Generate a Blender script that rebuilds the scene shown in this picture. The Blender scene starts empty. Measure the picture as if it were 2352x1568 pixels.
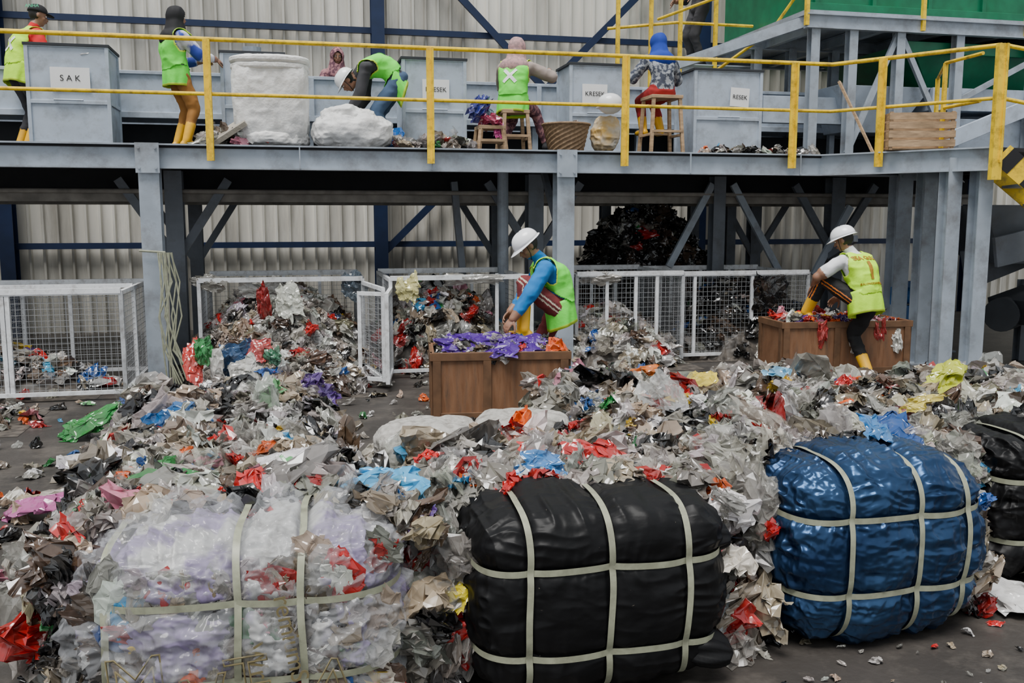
import bpy, bmesh, math, random
import numpy as np
from mathutils import Vector, Matrix
from mathutils.bvhtree import BVHTree
random.seed(7); rng=np.random.default_rng(7)
V=Vector
C13,S13=.9744,.225
def S(u,v,z=0.): return V((-3.7+C13*u-S13*v, 9.7+S13*u+C13*v, z))
def Sd(u,v,z=0.): return V((C13*u-S13*v, S13*u+C13*v, z))
R13=Matrix.Rotation(math.asin(S13),3,'Z')
DZ=2.5
col=bpy.context.scene.collection
# ---------------------------------------------------------------- materials
_mc={}
def mat(name,c,rough=.6,metal=0.,var=.15,scale=6.,bump=0.,bscale=60.,dirt=None,damt=.35,dscale=3.,stretch=(1,1,1),spec=.5,coat=0.,c2=None,sharp=False,attr=False,ridge=0.,rscale=12.,rstretch=(1,1,1),alpha=None,dlo=.48,dhi=.72):
    if name in _mc: return _mc[name]
    m=bpy.data.materials.new(name); m.use_nodes=True; nt=m.node_tree; N=nt.nodes; L=nt.links
    b=N['Principled BSDF']; tc=N.new('ShaderNodeTexCoord'); mp=N.new('ShaderNodeMapping'); mp.inputs['Scale'].default_value=stretch
    L.new(tc.outputs['Object'],mp.inputs[0])
    b.inputs['Roughness'].default_value=rough; b.inputs['Metallic'].default_value=metal
    b.inputs['Specular IOR Level'].default_value=spec; b.inputs['Coat Weight'].default_value=coat; b.inputs['Coat Roughness'].default_value=.15
    if alpha is not None: b.inputs['Alpha'].default_value=alpha
    n=N.new('ShaderNodeTexNoise'); n.inputs['Scale'].default_value=scale; n.inputs['Detail'].default_value=6; L.new(mp.outputs[0],n.inputs['Vector'])
    r=N.new('ShaderNodeValToRGB'); L.new(n.outputs['Fac'],r.inputs[0])
    a=[min(1,x*(1-var)) for x in c]; d=[min(1,x*(1+var)) for x in c]
    if c2: a=list(c); d=list(c2)
    lo,hi=(.47,.53) if sharp else (.3,.7)
    r.color_ramp.elements[0].position=lo; r.color_ramp.elements[0].color=(*a,1)
    r.color_ramp.elements[1].position=hi; r.color_ramp.elements[1].color=(*d,1)
    out=r.outputs[0]
    if attr:
        at=N.new('ShaderNodeAttribute'); at.attribute_name='Col'
        mx=N.new('ShaderNodeMix'); mx.data_type='RGBA'; mx.blend_type='MULTIPLY'; mx.inputs[0].default_value=1
        L.new(at.outputs['Color'],mx.inputs[6]); L.new(out,mx.inputs[7]); out=mx.outputs[2]
        L.new(at.outputs['Alpha'],b.inputs['Alpha'])
    if dirt:
        n2=N.new('ShaderNodeTexNoise'); n2.inputs['Scale'].default_value=dscale; n2.inputs['Detail'].default_value=8; n2.inputs['Roughness'].default_value=.7
        L.new(mp.outputs[0],n2.inputs['Vector'])
        r2=N.new('ShaderNodeValToRGB'); r2.color_ramp.elements[0].position=dlo; r2.color_ramp.elements[1].position=dhi
        r2.color_ramp.elements[1].color=(damt,damt,damt,1); r2.color_ramp.elements[0].color=(0,0,0,1)
        L.new(n2.outputs['Fac'],r2.inputs[0])
        mx=N.new('ShaderNodeMix'); mx.data_type='RGBA'; L.new(r2.outputs[0],mx.inputs[0]); L.new(out,mx.inputs[6]); mx.inputs[7].default_value=(*dirt,1)
        out=mx.outputs[2]
    L.new(out,b.inputs['Base Color'])
    prev=None
    if ridge:
        mp2=N.new('ShaderNodeMapping'); mp2.inputs['Scale'].default_value=rstretch; L.new(tc.outputs['Object'],mp2.inputs[0])
        n4=N.new('ShaderNodeTexNoise'); n4.noise_type='RIDGED_MULTIFRACTAL'; n4.inputs['Scale'].default_value=rscale; n4.inputs['Detail'].default_value=3; n4.inputs['Distortion'].default_value=.6
        L.new(mp2.outputs[0],n4.inputs['Vector'])
        bp=N.new('ShaderNodeBump'); bp.inputs['Strength'].default_value=ridge; bp.inputs['Distance'].default_value=.02; L.new(n4.outputs['Fac'],bp.inputs['Height']); prev=bp; L.new(bp.outputs[0],b.inputs['Normal'])
    if bump:
        n3=N.new('ShaderNodeTexNoise'); n3.inputs['Scale'].default_value=bscale; n3.inputs['Detail'].default_value=5; L.new(mp.outputs[0],n3.inputs['Vector'])
        bp=N.new('ShaderNodeBump'); bp.inputs['Strength'].default_value=bump; bp.inputs['Distance'].default_value=.02; L.new(n3.outputs['Fac'],bp.inputs['Height']); L.new(bp.outputs[0],b.inputs['Normal'])
        if prev: L.new(prev.outputs[0],bp.inputs['Normal'])
    _mc[name]=m; return m
M_steel=mat('grey_painted_steel',(.36,.41,.47),.5,.1,dirt=(.12,.1,.08),damt=.6,dscale=3,scale=4)
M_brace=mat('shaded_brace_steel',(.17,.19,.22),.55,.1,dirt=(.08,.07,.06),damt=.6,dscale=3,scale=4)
M_steel2=mat('grey_box_steel',(.46,.53,.62),.45,.1,var=.08,dirt=(.18,.17,.16),damt=.55,dscale=5)
M_dark=mat('dark_steel',(.03,.034,.04),.7,.2)
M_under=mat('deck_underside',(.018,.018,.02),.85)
M_yel=mat('yellow_paint',(.95,.60,.01),.45,0,dirt=(.12,.07,.03),damt=.8,dscale=9)
M_white=mat('white_paint',(.82,.84,.86),.5,0,dirt=(.2,.17,.14),damt=.7,dscale=12)
M_wire=mat('mesh_wire',(.35,.36,.37),.5,.3)
M_blue=mat('navy_steel',(.007,.02,.065),.5,.1)
M_wall=mat('corrugated_wall_metal',(.42,.40,.35),.5,.1,c2=(.90,.87,.78),scale=2.2,stretch=(1,1,.12),dirt=(.18,.16,.13),damt=.8,dscale=1.6)
M_floor=mat('concrete_floor',(.040,.035,.031),.5,0,var=.35,scale=1.2,bump=.25,bscale=25,dirt=(.12,.105,.09),damt=.8,dscale=2.5)
M_green=mat('green_machine_paint',(.0,.16,.07),.4,0,var=.2)
M_paper=mat('paper',(.85,.85,.85),.8,var=.03)
M_ink=mat('ink',(.03,.03,.03),.8)
M_wood=mat('plywood',(.16,.07,.03),.6,0,c2=(.28,.14,.07),scale=6,stretch=(6,1,.8),dirt=(.05,.035,.025),damt=.85,bump=.1)
M_wood2=mat('pale_wood',(.42,.28,.16),.7,0,var=.3,scale=8,stretch=(1,1,5),dirt=(.12,.08,.05),damt=.6)
M_film=mat('plastic_film',(.72,.70,.67),.17,0,c2=(1,1,1),scale=14,attr=True,dirt=(.10,.08,.06),damt=.55,dscale=7,ridge=1.,rscale=13,spec=1.)
M_pilebase=mat('compacted_waste',(.025,.021,.018),.5,0,c2=(.14,.12,.10),scale=14,ridge=1,rscale=10)
M_strap=mat('strapping_band',(.30,.31,.22),.4,0,var=.18,scale=20,spec=.5,dirt=(.12,.11,.08),damt=.5,dscale=12)
M_rubY=mat('yellow_rubber_boot',(.85,.45,.01),.4,var=.1)
M_skin=mat('skin',(.28,.14,.085),.5,var=.08)
M_hair=mat('hair',(.012,.010,.009),.6)
M_lime=mat('lime_vest',(.15,.88,.07),.75,var=.06,scale=10,bump=.15,bscale=30)
M_lime2=mat('yellow_lime_vest',(.55,1.0,.02),.75,var=.04,scale=10,bump=.15,bscale=30)
M_trim=mat('vest_trim',(.6,.85,.05),.7)
M_helm=mat('white_helmet',(.92,.93,.95),.25,var=.02,coat=.4)
M_sack=mat('woven_sack',(.80,.80,.79),.6,0,var=.08,scale=10,ridge=.5,rscale=5,bump=.3,bscale=40,dirt=(.4,.36,.3),damt=.4)
M_blackcloth=mat('black_cloth',(.008,.008,.010),.8)
def cm(name,c,**k): return mat(name,c,**k)
# ---------------------------------------------------------------- mesh builder
class MB:
    def __init__(s): s.v=[];s.f=[];s.m=[]
    def add(s,vs,fs,mi=0):
        o=len(s.v); s.v+= [tuple(p) for p in vs]; s.f+=[tuple(i+o for i in f) for f in fs]; s.m+=[mi]*len(fs)
    def box(s,c,d,R=None,mi=0):
        c=V(c); vs=[]
        for x in(-.5,.5):
            for y in(-.5,.5):
                for z in(-.5,.5):
                    p=V((x*d[0],y*d[1],z*d[2]))
                    if R is not None: p=R@p
                    vs.append(c+p)
        s.add(vs,[(0,1,3,2),(4,6,7,5),(0,4,5,1),(2,3,7,6),(0,2,6,4),(1,5,7,3)],mi)
    def beam(s,a,b,w,h,mi=0,up=V((0,0,1))):
        a=V(a);b=V(b);d=b-a;L=d.length;d.normalize(); up=V(up)
        if abs(d.dot(up))>.99: up=V((S13*-1,C13,0))
        x=d.cross(up).normalized(); z=x.cross(d)
        R=Matrix((x,d,z)).transposed(); s.box((a+b)/2,(w,L,h),R,mi)
    def ibeam(s,a,b,w,h,t=.014,mi=0,up=V((0,0,1))):
        a=V(a);b=V(b);d=(b-a);L=d.length;d.normalize();up=V(up)
        if abs(d.dot(up))>.99: up=V((-S13,C13,0))
        x=d.cross(up).normalized(); z=x.cross(d); R=Matrix((x,d,z)).transposed(); c=(a+b)/2
        s.box(c+z*(h/2-t/2),(w,L,t),R,mi); s.box(c-z*(h/2-t/2),(w,L,t),R,mi); s.box(c,(t,L,h-2*t),R,mi)
    def cyl(s,a,b,r1,r2=None,n=12,mi=0):
        a=V(a);b=V(b); r2=r1 if r2 is None else r2
        d=(b-a).normalized(); x=d.orthogonal().normalized(); y=d.cross(x)
        vs=[];fs=[]
        for P,r in((a,r1),(b,r2)):
            for i in range(n):
                t=2*math.pi*i/n; vs.append(P+x*r*math.cos(t)+y*r*math.sin(t))
        for i in range(n): j=(i+1)%n; fs.append((i,j,n+j,n+i))
        fs.append(tuple(range(n))[::-1]); fs.append(tuple(range(n,2*n))); s.add(vs,fs,mi)
    def tube(s,pts,r,n=8,mi=0):
        for a,b in zip(pts,pts[1:]): s.cyl(a,b,r,r,n,mi)
        for p in pts[1:-1]: s.ell(p,(r,)*3,mi=mi,n=8)
    def ell(s,c,r,R=None,mi=0,n=14):
        c=V(c); vs=[];fs=[]; m=max(4,n//2)
        for i in range(m+1):
            ph=math.pi*i/m
            for j in range(n):
                th=2*math.pi*j/n
                p=V((r[0]*math.sin(ph)*math.cos(th),r[1]*math.sin(ph)*math.sin(th),r[2]*math.cos(ph)))
                if R is not None:p=R@p
                vs.append(c+p)
        for i in range(m):
            for j in range(n):
                k=(j+1)%n; fs.append((i*n+j,(i+1)*n+j,(i+1)*n+k,i*n+k))
        s.add(vs,fs,mi)
    def cone(s,a,b,ra,rb,mi=0,n=14):
        s.cyl(a,b,ra,rb,n,mi); s.ell(a,(ra,)*3,mi=mi,n=n); s.ell(b,(rb,)*3,mi=mi,n=n)
    def loft(s,rings,mi=0,cap=True):
        n=len(rings[0]); vs=[p for r in rings for p in r]; fs=[]
        for i in range(len(rings)-1):
            for j in range(n):
                k=(j+1)%n; fs.append((i*n+j,i*n+k,(i+1)*n+k,(i+1)*n+j))
        if cap: fs.append(tuple(range(n))[::-1]); fs.append(tuple((len(rings)-1)*n+j for j in range(n)))
        s.add(vs,fs,mi)
    def sb(s,u0,u1,v0,v1,z0,z1,mi=0):
        s.box(S((u0+u1)/2,(v0+v1)/2,(z0+z1)/2),(abs(u1-u0),abs(v1-v0),abs(z1-z0)),R13,mi)
    def obj(s,name,mats,parent=None,bevel=0,smooth=False):
        me=bpy.data.meshes.new(name); me.from_pydata(s.v,[],s.f)
        for m in mats: me.materials.append(m)
        me.polygons.foreach_set('material_index',s.m)
        if smooth: me.polygons.foreach_set('use_smooth',[True]*len(s.f))
        me.update(); o=bpy.data.objects.new(name,me); col.objects.link(o)
        if parent: o.parent=parent
        if bevel:
            b=o.modifiers.new('bevel','BEVEL'); b.width=bevel; b.segments=2; b.limit_method='ANGLE'
        return o
def empty(name,loc=(0,0,0)):
    e=bpy.data.objects.new(name,None); col.objects.link(e); e.empty_display_size=.2; return e
def text(s,loc,right,up,size,m,parent,name='lettering'):
    c=bpy.data.curves.new(name,'FONT'); c.body=s; c.size=size; c.align_x='CENTER'; c.align_y='CENTER'; c.extrude=.0008
    c.materials.append(m); o=bpy.data.objects.new(name,c); col.objects.link(o)
    r=V(right).normalized(); u=V(up).normalized(); n=r.cross(u)
    M=Matrix((r,u,n)).transposed().to_4x4(); M.translation=V(loc); o.matrix_world=M; o.parent=parent; return o
def npmesh(name,v,quads,mats,cols=None,parent=None,smooth=False,mi=None):
    me=bpy.data.meshes.new(name); nv=len(v); nf=len(quads); k=quads.shape[1]
    me.vertices.add(nv); me.vertices.foreach_set('co',np.asarray(v,np.float32).ravel())
    me.loops.add(nf*k); me.loops.foreach_set('vertex_index',quads.astype(np.int32).ravel())
    me.polygons.add(nf); me.polygons.foreach_set('loop_start',np.arange(0,nf*k,k,dtype=np.int32))
    me.polygons.foreach_set('loop_total',np.full(nf,k,np.int32))
    me.polygons.foreach_set('use_smooth',np.full(nf,smooth))
    if mi is not None: me.polygons.foreach_set('material_index',mi.astype(np.int32))
    for m in mats: me.materials.append(m)
    me.update(calc_edges=True)
    if cols is not None:
        a=me.color_attributes.new('Col','FLOAT_COLOR','POINT'); a.data.foreach_set('color',np.asarray(cols,np.float32).ravel())
    o=bpy.data.objects.new(name,me); col.objects.link(o)
    if parent:o.parent=parent
    return o
def vnoise(P,seed=0.):
    P=np.asarray(P,float); I=np.floor(P); F=P-I; F=F*F*(3-2*F); out=np.zeros(len(P))
    for dx in(0,1):
        for dy in(0,1):
            for dz in(0,1):
                h=np.sin((I[:,0]+dx)*127.1+(I[:,1]+dy)*311.7+(I[:,2]+dz)*74.7+seed*13.7)*43758.5453
                h=h-np.floor(h)
                w=(F[:,0] if dx else 1-F[:,0])*(F[:,1] if dy else 1-F[:,1])*(F[:,2] if dz else 1-F[:,2])
                out+=w*h
    return out*2-1
def ridg(P,seed=0.): return 1-2*np.abs(vnoise(P,seed))
# ---------------------------------------------------------------- crumpled film
def template(n,folds,seed,bag=False,amp=.40):
    r=np.random.default_rng(seed); g=np.linspace(-.5,.5,n); X,Y=np.meshgrid(g,g)
    if bag:
        th=(X.ravel()+.5)*2*np.pi; ph=(Y.ravel()+.5)*np.pi
        p=np.stack([.5*np.sin(ph)*np.cos(th),.42*np.sin(ph)*np.sin(th),.30*np.cos(ph)],1)
    else:
        p=np.stack([X.ravel(),Y.ravel(),np.zeros(n*n)],1); rr=np.hypot(p[:,0],p[:,1])+1e-6
        mm=np.maximum(np.abs(p[:,0]),np.abs(p[:,1]))+1e-6; p[:,:2]*=(.35+.65*(mm/rr))[:,None]
        p[:,2]=.25*np.cos(rr*4)
    for k in range(folds):
        d=r.normal(size=3); d/=np.linalg.norm(d); e=r.normal(size=3); e[2]*=1.4; e/=np.linalg.norm(e)
        f=r.uniform(.8,1.6)*(1+k*.28); q=p@d*f+r.random(); tri=np.abs(q-np.floor(q)-.5)*2-.5
        p=p+e*(tri*amp/f*(1+.03*k))[:,None]
    p-=p.mean(0); p/=np.percentile(np.abs(p),99)*2; p[:,2]*=.85
    i=np.arange(n*n).reshape(n,n); q=np.stack([i[:-1,:-1],i[:-1,1:],i[1:,1:],i[1:,:-1]],-1).reshape(-1,4)
    return p,q
T_lo=[template(12,11,s,s%3!=0) for s in range(16)]
T_hi=[template(20,16,100+s,s%3!=0) for s in range(18)]
T_sheet=[template(22,14,300+s,False,.3) for s in range(8)]
def palette(n,kind='mix'):
    P={'grey':(.30,.28,.25),'white':(.72,.71,.69),'clear':(.56,.54,.50),'beige':(.34,.275,.20),'black':(.010,.010,.011),'red':(.50,.012,.012),'orange':(.75,.11,.01),
       'blue':(.01,.09,.34),'sky':(.07,.36,.66),'green':(.02,.22,.05),'lgreen':(.14,.45,.16),'yellow':(.72,.47,.02),'pink':(.58,.20,.28),'purple':(.10,.04,.24),'brown':(.10,.062,.04)}
    K={'mix':dict(grey=16,white=10,clear=36,beige=17,black=17,red=6,orange=1.3,blue=1.8,sky=1.4,green=1.,lgreen=.7,yellow=1.7,pink=1.6,purple=.5,brown=8),
       'pale':dict(grey=16,white=14,clear=44,beige=15,black=7,red=2.5,blue=1,green=.5,yellow=.8,pink=.8,brown=5),
       'dark':dict(black=64,grey=8,clear=6,blue=2,white=2,brown=14,red=1,green=1),
       'red':dict(red=35,white=10,clear=18,yellow=8,orange=8,grey=8,pink=8,black=4,purple=2),
       'redclear':dict(red=16,clear=44,white=8,grey=14,orange=2.5,sky=2,beige=11,black=7)}[kind]
    ks=list(K); w=np.array([K[k] for k in ks],float); w/=w.sum(); c=rng.choice(len(ks),n,p=w)
    base=np.array([P[k] for k in ks])[c]; base=base*rng.uniform(.45,1.25,(n,1))*(1+rng.normal(0,.04,(n,3)))
    al=np.ones(n); cl=np.isin(c,[i for i,k in enumerate(ks) if k=='clear']); al[cl]=rng.uniform(.25,.65,cl.sum())
    return np.c_[np.clip(base,.006,.92),al]
def scatter(name,P,N,size,cols,T=T_lo,parent=None,jit=.5,spin=None,mat_=None):
    P=np.asarray(P,float);N=np.asarray(N,float);n=len(P); size=np.asarray(size,float)
    if size.ndim==1: size=np.stack([size*rng.uniform(.8,1.7,n),size*rng.uniform(.7,1.2,n),size*rng.uniform(.6,1.1,n)],1)
    z=N+rng.normal(size=(n,3))*jit; z/=np.linalg.norm(z,axis=1)[:,None]
    up=np.tile([0.,0.01,1.],(n,1)) if spin is not None else rng.normal(size=(n,3))
    x=np.cross(up,z); x/=np.linalg.norm(x,axis=1)[:,None]+1e-9; y=np.cross(z,x)
    R=np.stack([x,y,z],2)
    ti=rng.integers(0,len(T),n); vs=[];qs=[];cs=[];o=0
    for t,(tv,tq) in enumerate(T):
        I=np.where(ti==t)[0]
        if len(I)==0: continue
        loc=tv[None]*size[I][:,None,:]; w=np.einsum('mij,mkj->mki',R[I],loc)+P[I][:,None,:]
        k=len(tv); vs.append(w.reshape(-1,3)); qs.append((tq[None]+(np.arange(len(I))*k)[:,None,None]+o).reshape(-1,4)); o+=k*len(I)
        cs.append(np.repeat(cols[I],k,0))
    v=np.concatenate(vs); v[:,2]=np.maximum(v[:,2],.004)
    return npmesh(name,v,np.concatenate(qs),[mat_ or M_film],np.concatenate(cs),parent)
# ---------------------------------------------------------------- camera / light
cam=bpy.data.cameras.new('camera'); co=bpy.data.objects.new('camera',cam); col.objects.link(co)
co.location=(0,0,1.75); co.rotation_euler=(math.radians(90-7.52),0,0); cam.sensor_width=36; cam.lens=2150/2352*36; cam.clip_end=200
bpy.context.scene.camera=co
w=bpy.data.worlds.new('world'); bpy.context.scene.world=w; w.use_nodes=True
w.node_tree.nodes['Background'].inputs[0].default_value=(.90,.95,1,1); w.node_tree.nodes['Background'].inputs[1].default_value=.82
sl=bpy.data.lights.new('daylight','SUN'); sl.energy=4.8; sl.angle=.55; sl.color=(1,.98,.95); so=bpy.data.objects.new('daylight',sl); col.objects.link(so)
so.rotation_euler=V((.15,.35,-1.0)).to_track_quat('-Z','Y').to_euler()
# ---------------------------------------------------------------- room
b=MB(); b.add([(-30,-8,0),(30,-8,0),(30,40,0),(-30,40,0)],[(0,1,2,3)]); b.obj('floor',[M_floor])
b=MB(); prof=[(0,0),(.12,0),(.14,.05),(.17,.05),(.185,0)]; u=-12.; us=[]
while u<24:
    for a,d in prof[:5]: us.append((u+a,d))
    u+=.2
vs=[];fs=[]
for uu,d in us: vs+= [S(uu,5.1-d,0),S(uu,5.1-d,9)]
for i in range(len(us)-1): fs.append((2*i,2*i+2,2*i+3,2*i+1))
b.add(vs,fs); b.obj('wall_back',[M_wall])
b=MB()
for uu in(-8.1,-2.67,2.77,8.2,13.65): b.ibeam(S(uu,4.85,0),S(uu,4.85,9),.2,.25)
for z in(1.33,4.65,6.3,8): b.beam(S(-12,4.98,z),S(20,4.98,z),.08,.09)
for u0 in(2.77,):
    b.beam(S(u0,4.9,1.15),S(u0+5.43,4.9,6.5),.05,.11); b.beam(S(u0+5.43,4.88,1.15),S(u0,4.88,6.5),.05,.11)
b.obj('wall_framing',[M_blue])
# ---------------------------------------------------------------- platform
plat=empty('elevated_sorting_platform')
E1=V((3.76,11.42,0)); E2=V((5.12,10.15,0))
b=MB()
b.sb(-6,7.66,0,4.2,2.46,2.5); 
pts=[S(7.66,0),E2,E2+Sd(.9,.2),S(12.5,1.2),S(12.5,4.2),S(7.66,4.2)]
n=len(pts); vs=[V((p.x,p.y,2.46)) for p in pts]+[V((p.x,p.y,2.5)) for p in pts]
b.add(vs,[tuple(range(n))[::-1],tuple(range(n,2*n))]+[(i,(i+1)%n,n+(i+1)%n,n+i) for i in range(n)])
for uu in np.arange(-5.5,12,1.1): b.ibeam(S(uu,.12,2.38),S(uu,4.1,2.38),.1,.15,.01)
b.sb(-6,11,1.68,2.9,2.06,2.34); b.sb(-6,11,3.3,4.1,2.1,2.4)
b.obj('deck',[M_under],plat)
b=MB()
def chan(a,bb): b.ibeam(V((a.x,a.y,2.375)),V((bb.x,bb.y,2.375)),.13,.25,.016)
chan(S(-6,.02),S(7.66,.02)); chan(S(7.66,.02),S(9.2,.02)); chan(S(7.6,.02),E2)
for uu in(-4.4,0,4.4,8.72):
    b.ibeam(S(uu,0.02,0),S(uu,.02,2.5),.2,.2,.016); b.sb(uu-.14,uu+.14,-.12,.16,0,.02)
    b.sb(uu-.115,uu+.115,-.125,-.11,2.2,2.5)
    for zz in(2.25,2.45):
        for du in(-.08,.08): b.cyl(S(uu+du,-.13,zz),S(uu+du,-.14,zz),.014,n=6)
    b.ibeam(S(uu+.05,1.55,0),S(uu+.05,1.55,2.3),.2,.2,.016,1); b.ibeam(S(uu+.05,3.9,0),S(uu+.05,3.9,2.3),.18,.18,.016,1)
for uu in(1.5,2.9,5.9,7.3): b.sb(uu-.006,uu+.006,-.06,-.045,2.26,2.49)
for uu in(0,4.4,8.72):
    for sg in(-1,1):
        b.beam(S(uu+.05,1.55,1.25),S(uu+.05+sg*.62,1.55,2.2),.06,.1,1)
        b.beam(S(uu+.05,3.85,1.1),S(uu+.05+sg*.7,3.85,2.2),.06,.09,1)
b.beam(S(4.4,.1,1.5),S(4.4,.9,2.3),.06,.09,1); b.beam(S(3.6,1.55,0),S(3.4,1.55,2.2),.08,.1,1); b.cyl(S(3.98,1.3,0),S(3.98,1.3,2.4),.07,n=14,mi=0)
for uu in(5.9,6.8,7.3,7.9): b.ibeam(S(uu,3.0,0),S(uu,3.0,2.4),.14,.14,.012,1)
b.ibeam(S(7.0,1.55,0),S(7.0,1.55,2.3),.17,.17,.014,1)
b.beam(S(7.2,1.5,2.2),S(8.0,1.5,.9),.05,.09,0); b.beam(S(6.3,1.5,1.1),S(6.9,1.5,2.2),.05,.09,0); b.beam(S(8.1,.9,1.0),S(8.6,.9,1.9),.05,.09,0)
for p in((4.83,10.45),(5.12,10.35),(4.9,11.2),(5.25,11.6),(5.7,12.3)): b.ibeam((p[0],p[1],0),(p[0],p[1],2.4),.17,.17,.014); b.box((p[0],p[1],.01),(.26,.26,.02))
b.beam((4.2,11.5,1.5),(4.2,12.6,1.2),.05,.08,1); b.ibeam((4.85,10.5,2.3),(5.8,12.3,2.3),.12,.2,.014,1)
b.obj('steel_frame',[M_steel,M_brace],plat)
b=MB(); b.sb(-6,11,1.58,1.68,1.94,2.04); b.sb(-6,11,2.75,2.85,1.92,2.02); b.cyl(S(-6,1.5,2.06),S(11,1.5,2.06),.028,n=10)
for uu in np.arange(-5.5,11,.55): b.cyl(S(uu,1.68,1.99),S(uu,2.75,1.99),.03,n=8)
b.obj('return_conveyor_frame',[mat('dusty_steel',(.28,.26,.23),.7,.1,var=.3)],plat)
# railing
b=MB(); ra=lambda z:[S(-6,-.06,z),S(7.66,-.06,z),V((E2.x,E2.y-.05,z))]
b.tube(ra(3.54),.024,10); b.tube(ra(3.0),.02,10)
def post(p,z1=3.54): b.beam((p.x,p.y,2.33),(p.x,p.y,z1),.075,.02); b.beam((p.x+.03,p.y-.02,2.33),(p.x+.03,p.y-.02,z1),.02,.05)
for uu in(-3.9,-1.65,.61,2.88,5.08,7.16): post(S(uu,-.08))
q=E1.lerp(E2,.33); post(q+V((-.02,-.09,0))); post(E2+V((0,-.07,0)),3.55); b.beam((E2.x,E2.y-.07,2.15),(E2.x,E2.y-.07,3.55),.12,.06)
st0=V((E2.x+.02,E2.y-.05,0)); sd=V((.97,-.23,0))
for z in(3.54,3.0): b.tube([st0+V((0,0,z)),st0+sd*.25+V((0,0,z-.06)),st0+sd*3.+V((0,0,z-2.45))],.022,10)
for z in(3.5,3.0): b.tube([V((5.05,10.35,z)),V((4.95,11.0,z)),V((5.4,12.2,z))],.02,8)
for p in((4.95,11.0),(5.4,12.2)): b.beam((*p,2.5),(*p,3.5),.04,.04)
b.obj('yellow_railing',[M_yel],plat)
# stairs
stair=empty('steel_stairway'); b=MB()
for off in(0,.75):
    o=V((.23,.97,0))*off; a=st0+V((.05,0,2.42))+o; c=a+sd*2.75+V((0,0,-2.4)); b.beam(a,c,.02,.24,0)
    if off==0:
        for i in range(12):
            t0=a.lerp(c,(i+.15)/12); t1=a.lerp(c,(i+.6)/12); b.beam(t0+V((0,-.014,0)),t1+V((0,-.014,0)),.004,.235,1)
for i in range(11):
    p=st0+V((.15,0,2.3))+sd*(.23*i)+V((0,0,-.205*i)); b.box(p+V((.09,.37,0)),(.24,.75,.03),Matrix.Rotation(-.23,3,'Z'),2)
b.obj('stair_flight',[M_yel,M_blackcloth,M_steel],stair)
# ---------------------------------------------------------------- sorting conveyor on deck
cv=empty('sorting_conveyor'); b=MB()
b.sb(-6,12,1.85,1.9,2.95,3.46); b.sb(-6,12,2.6,2.65,2.95,3.46); b.sb(-6,12,1.82,1.93,3.44,3.48)
b.sb(-6,12,1.8,1.9,2.93,3.0)
for uu in np.arange(-5.6,12,1.45): b.sb(uu,uu+.06,1.8,1.85,2.95,3.46); b.sb(uu-.04,uu+.04,1.9,1.98,2.5,2.95); b.sb(uu-.04,uu+.04,2.5,2.6,2.5,2.95)
b.sb(-6,12,2.9,2.95,2.5,3.2)
b.obj('frame',[M_steel2],cv,bevel=.004)
b=MB(); b.sb(-6,12,1.92,2.58,3.3,3.33); b.sb(-6,12,2.3,2.35,2.5,2.9); b.obj('belt',[M_dark],cv)
def sc_box(n,u,v,z,su,sv,kind,h=.1,sz=.14,name='belt_waste',parent=None):
    r=rng.uniform(-.5,.5,(n,2)); P=np.array([S(u+a*su,v+c*sv,z+rng.uniform(0,h)) for a,c in r]); return scatter(name,P,np.tile([0,0,1.],(n,1)),rng.uniform(.6,1.3,n)*sz,palette(n,kind),parent=parent)
sc_box(260,3,2.25,3.34,15,.6,'mix',.1,.15,'belt_waste',cv)
def chute(u0,u1,v0,v1,label,sx,tilt=0,z1=3.6,sw=.32,ts=.068,dz=3.25):
    e=empty('steel_sorting_bin'); b=MB(); t=.012
    b.sb(u0,u1,v0,v0+t,2.5,z1); b.sb(u0,u1,v1-t,v1,2.5,z1); b.sb(u0,u0+t,v0,v1,2.5,z1); b.sb(u1-t,u1,v0,v1,2.5,z1)
    for a,c in((u0,v0),(u1,v0),(u0,v1),(u1,v1)): b.sb(a-.02,a+.02,c-.02,c+.02,2.5,z1)
    for z in(2.55,3.0,z1): b.sb(u0-.02,u1+.02,v0-.018,v0,z-.02,z+.02); b.sb(u1,u1+.018,v0,v1,z-.02,z+.02)
    b.sb(u0-.03,u1+.03,v0-.03,v0+.02,z1-.01,z1+.02,1); b.sb(u1-.02,u1+.03,v0,v1,z1-.01,z1+.02,1); b.sb(u0-.03,u0+.02,v0,v1,z1-.01,z1+.02,1); b.sb(u0-.03,u1+.03,v1-.02,v1+.03,z1-.01,z1+.02,1)
    b.cyl(S((u0+u1)/2-.15,v0-.04,3.02),S((u0+u1)/2+.15,v0-.04,3.02),.01,n=8)
    b.obj('shell',[M_steel2,M_dark],e,bevel=.003)
    if label:
        b=MB(); uc=sx; R=R13@Matrix.Rotation(tilt,3,'Y'); b.box(S(uc,v0-.024,dz),(sw,.004,.235),R); b.obj('paper_sign',[M_paper],e)
        text(label,S(uc,v0-.03,dz),R@V((1,0,0)),R@V((0,0,1)),ts,M_ink,e)
chute(-1.33,-.52,1.0,1.6,'S A K',-.9,sw=.4,ts=.09)
chute(.68,1.35,1.05,1.6,None,0)
chute(2.72,3.45,1.0,1.55,'KRESEK',3.1,ts=.075)
chute(4.75,5.45,.95,1.5,'KRESEK',5.05,ts=.075)
chute(6.4,7.3,1.0,1.6,'RESEK',7.0,.05,sw=.26,dz=3.27,ts=.075)
for uu,k in((3.1,'mix'),(5.1,'mix'),(-1.,'pale'),(6.85,'dark')): sc_box(25,uu,1.3,3.5,.5,.4,k,.08,.16,'bin_waste')
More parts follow.
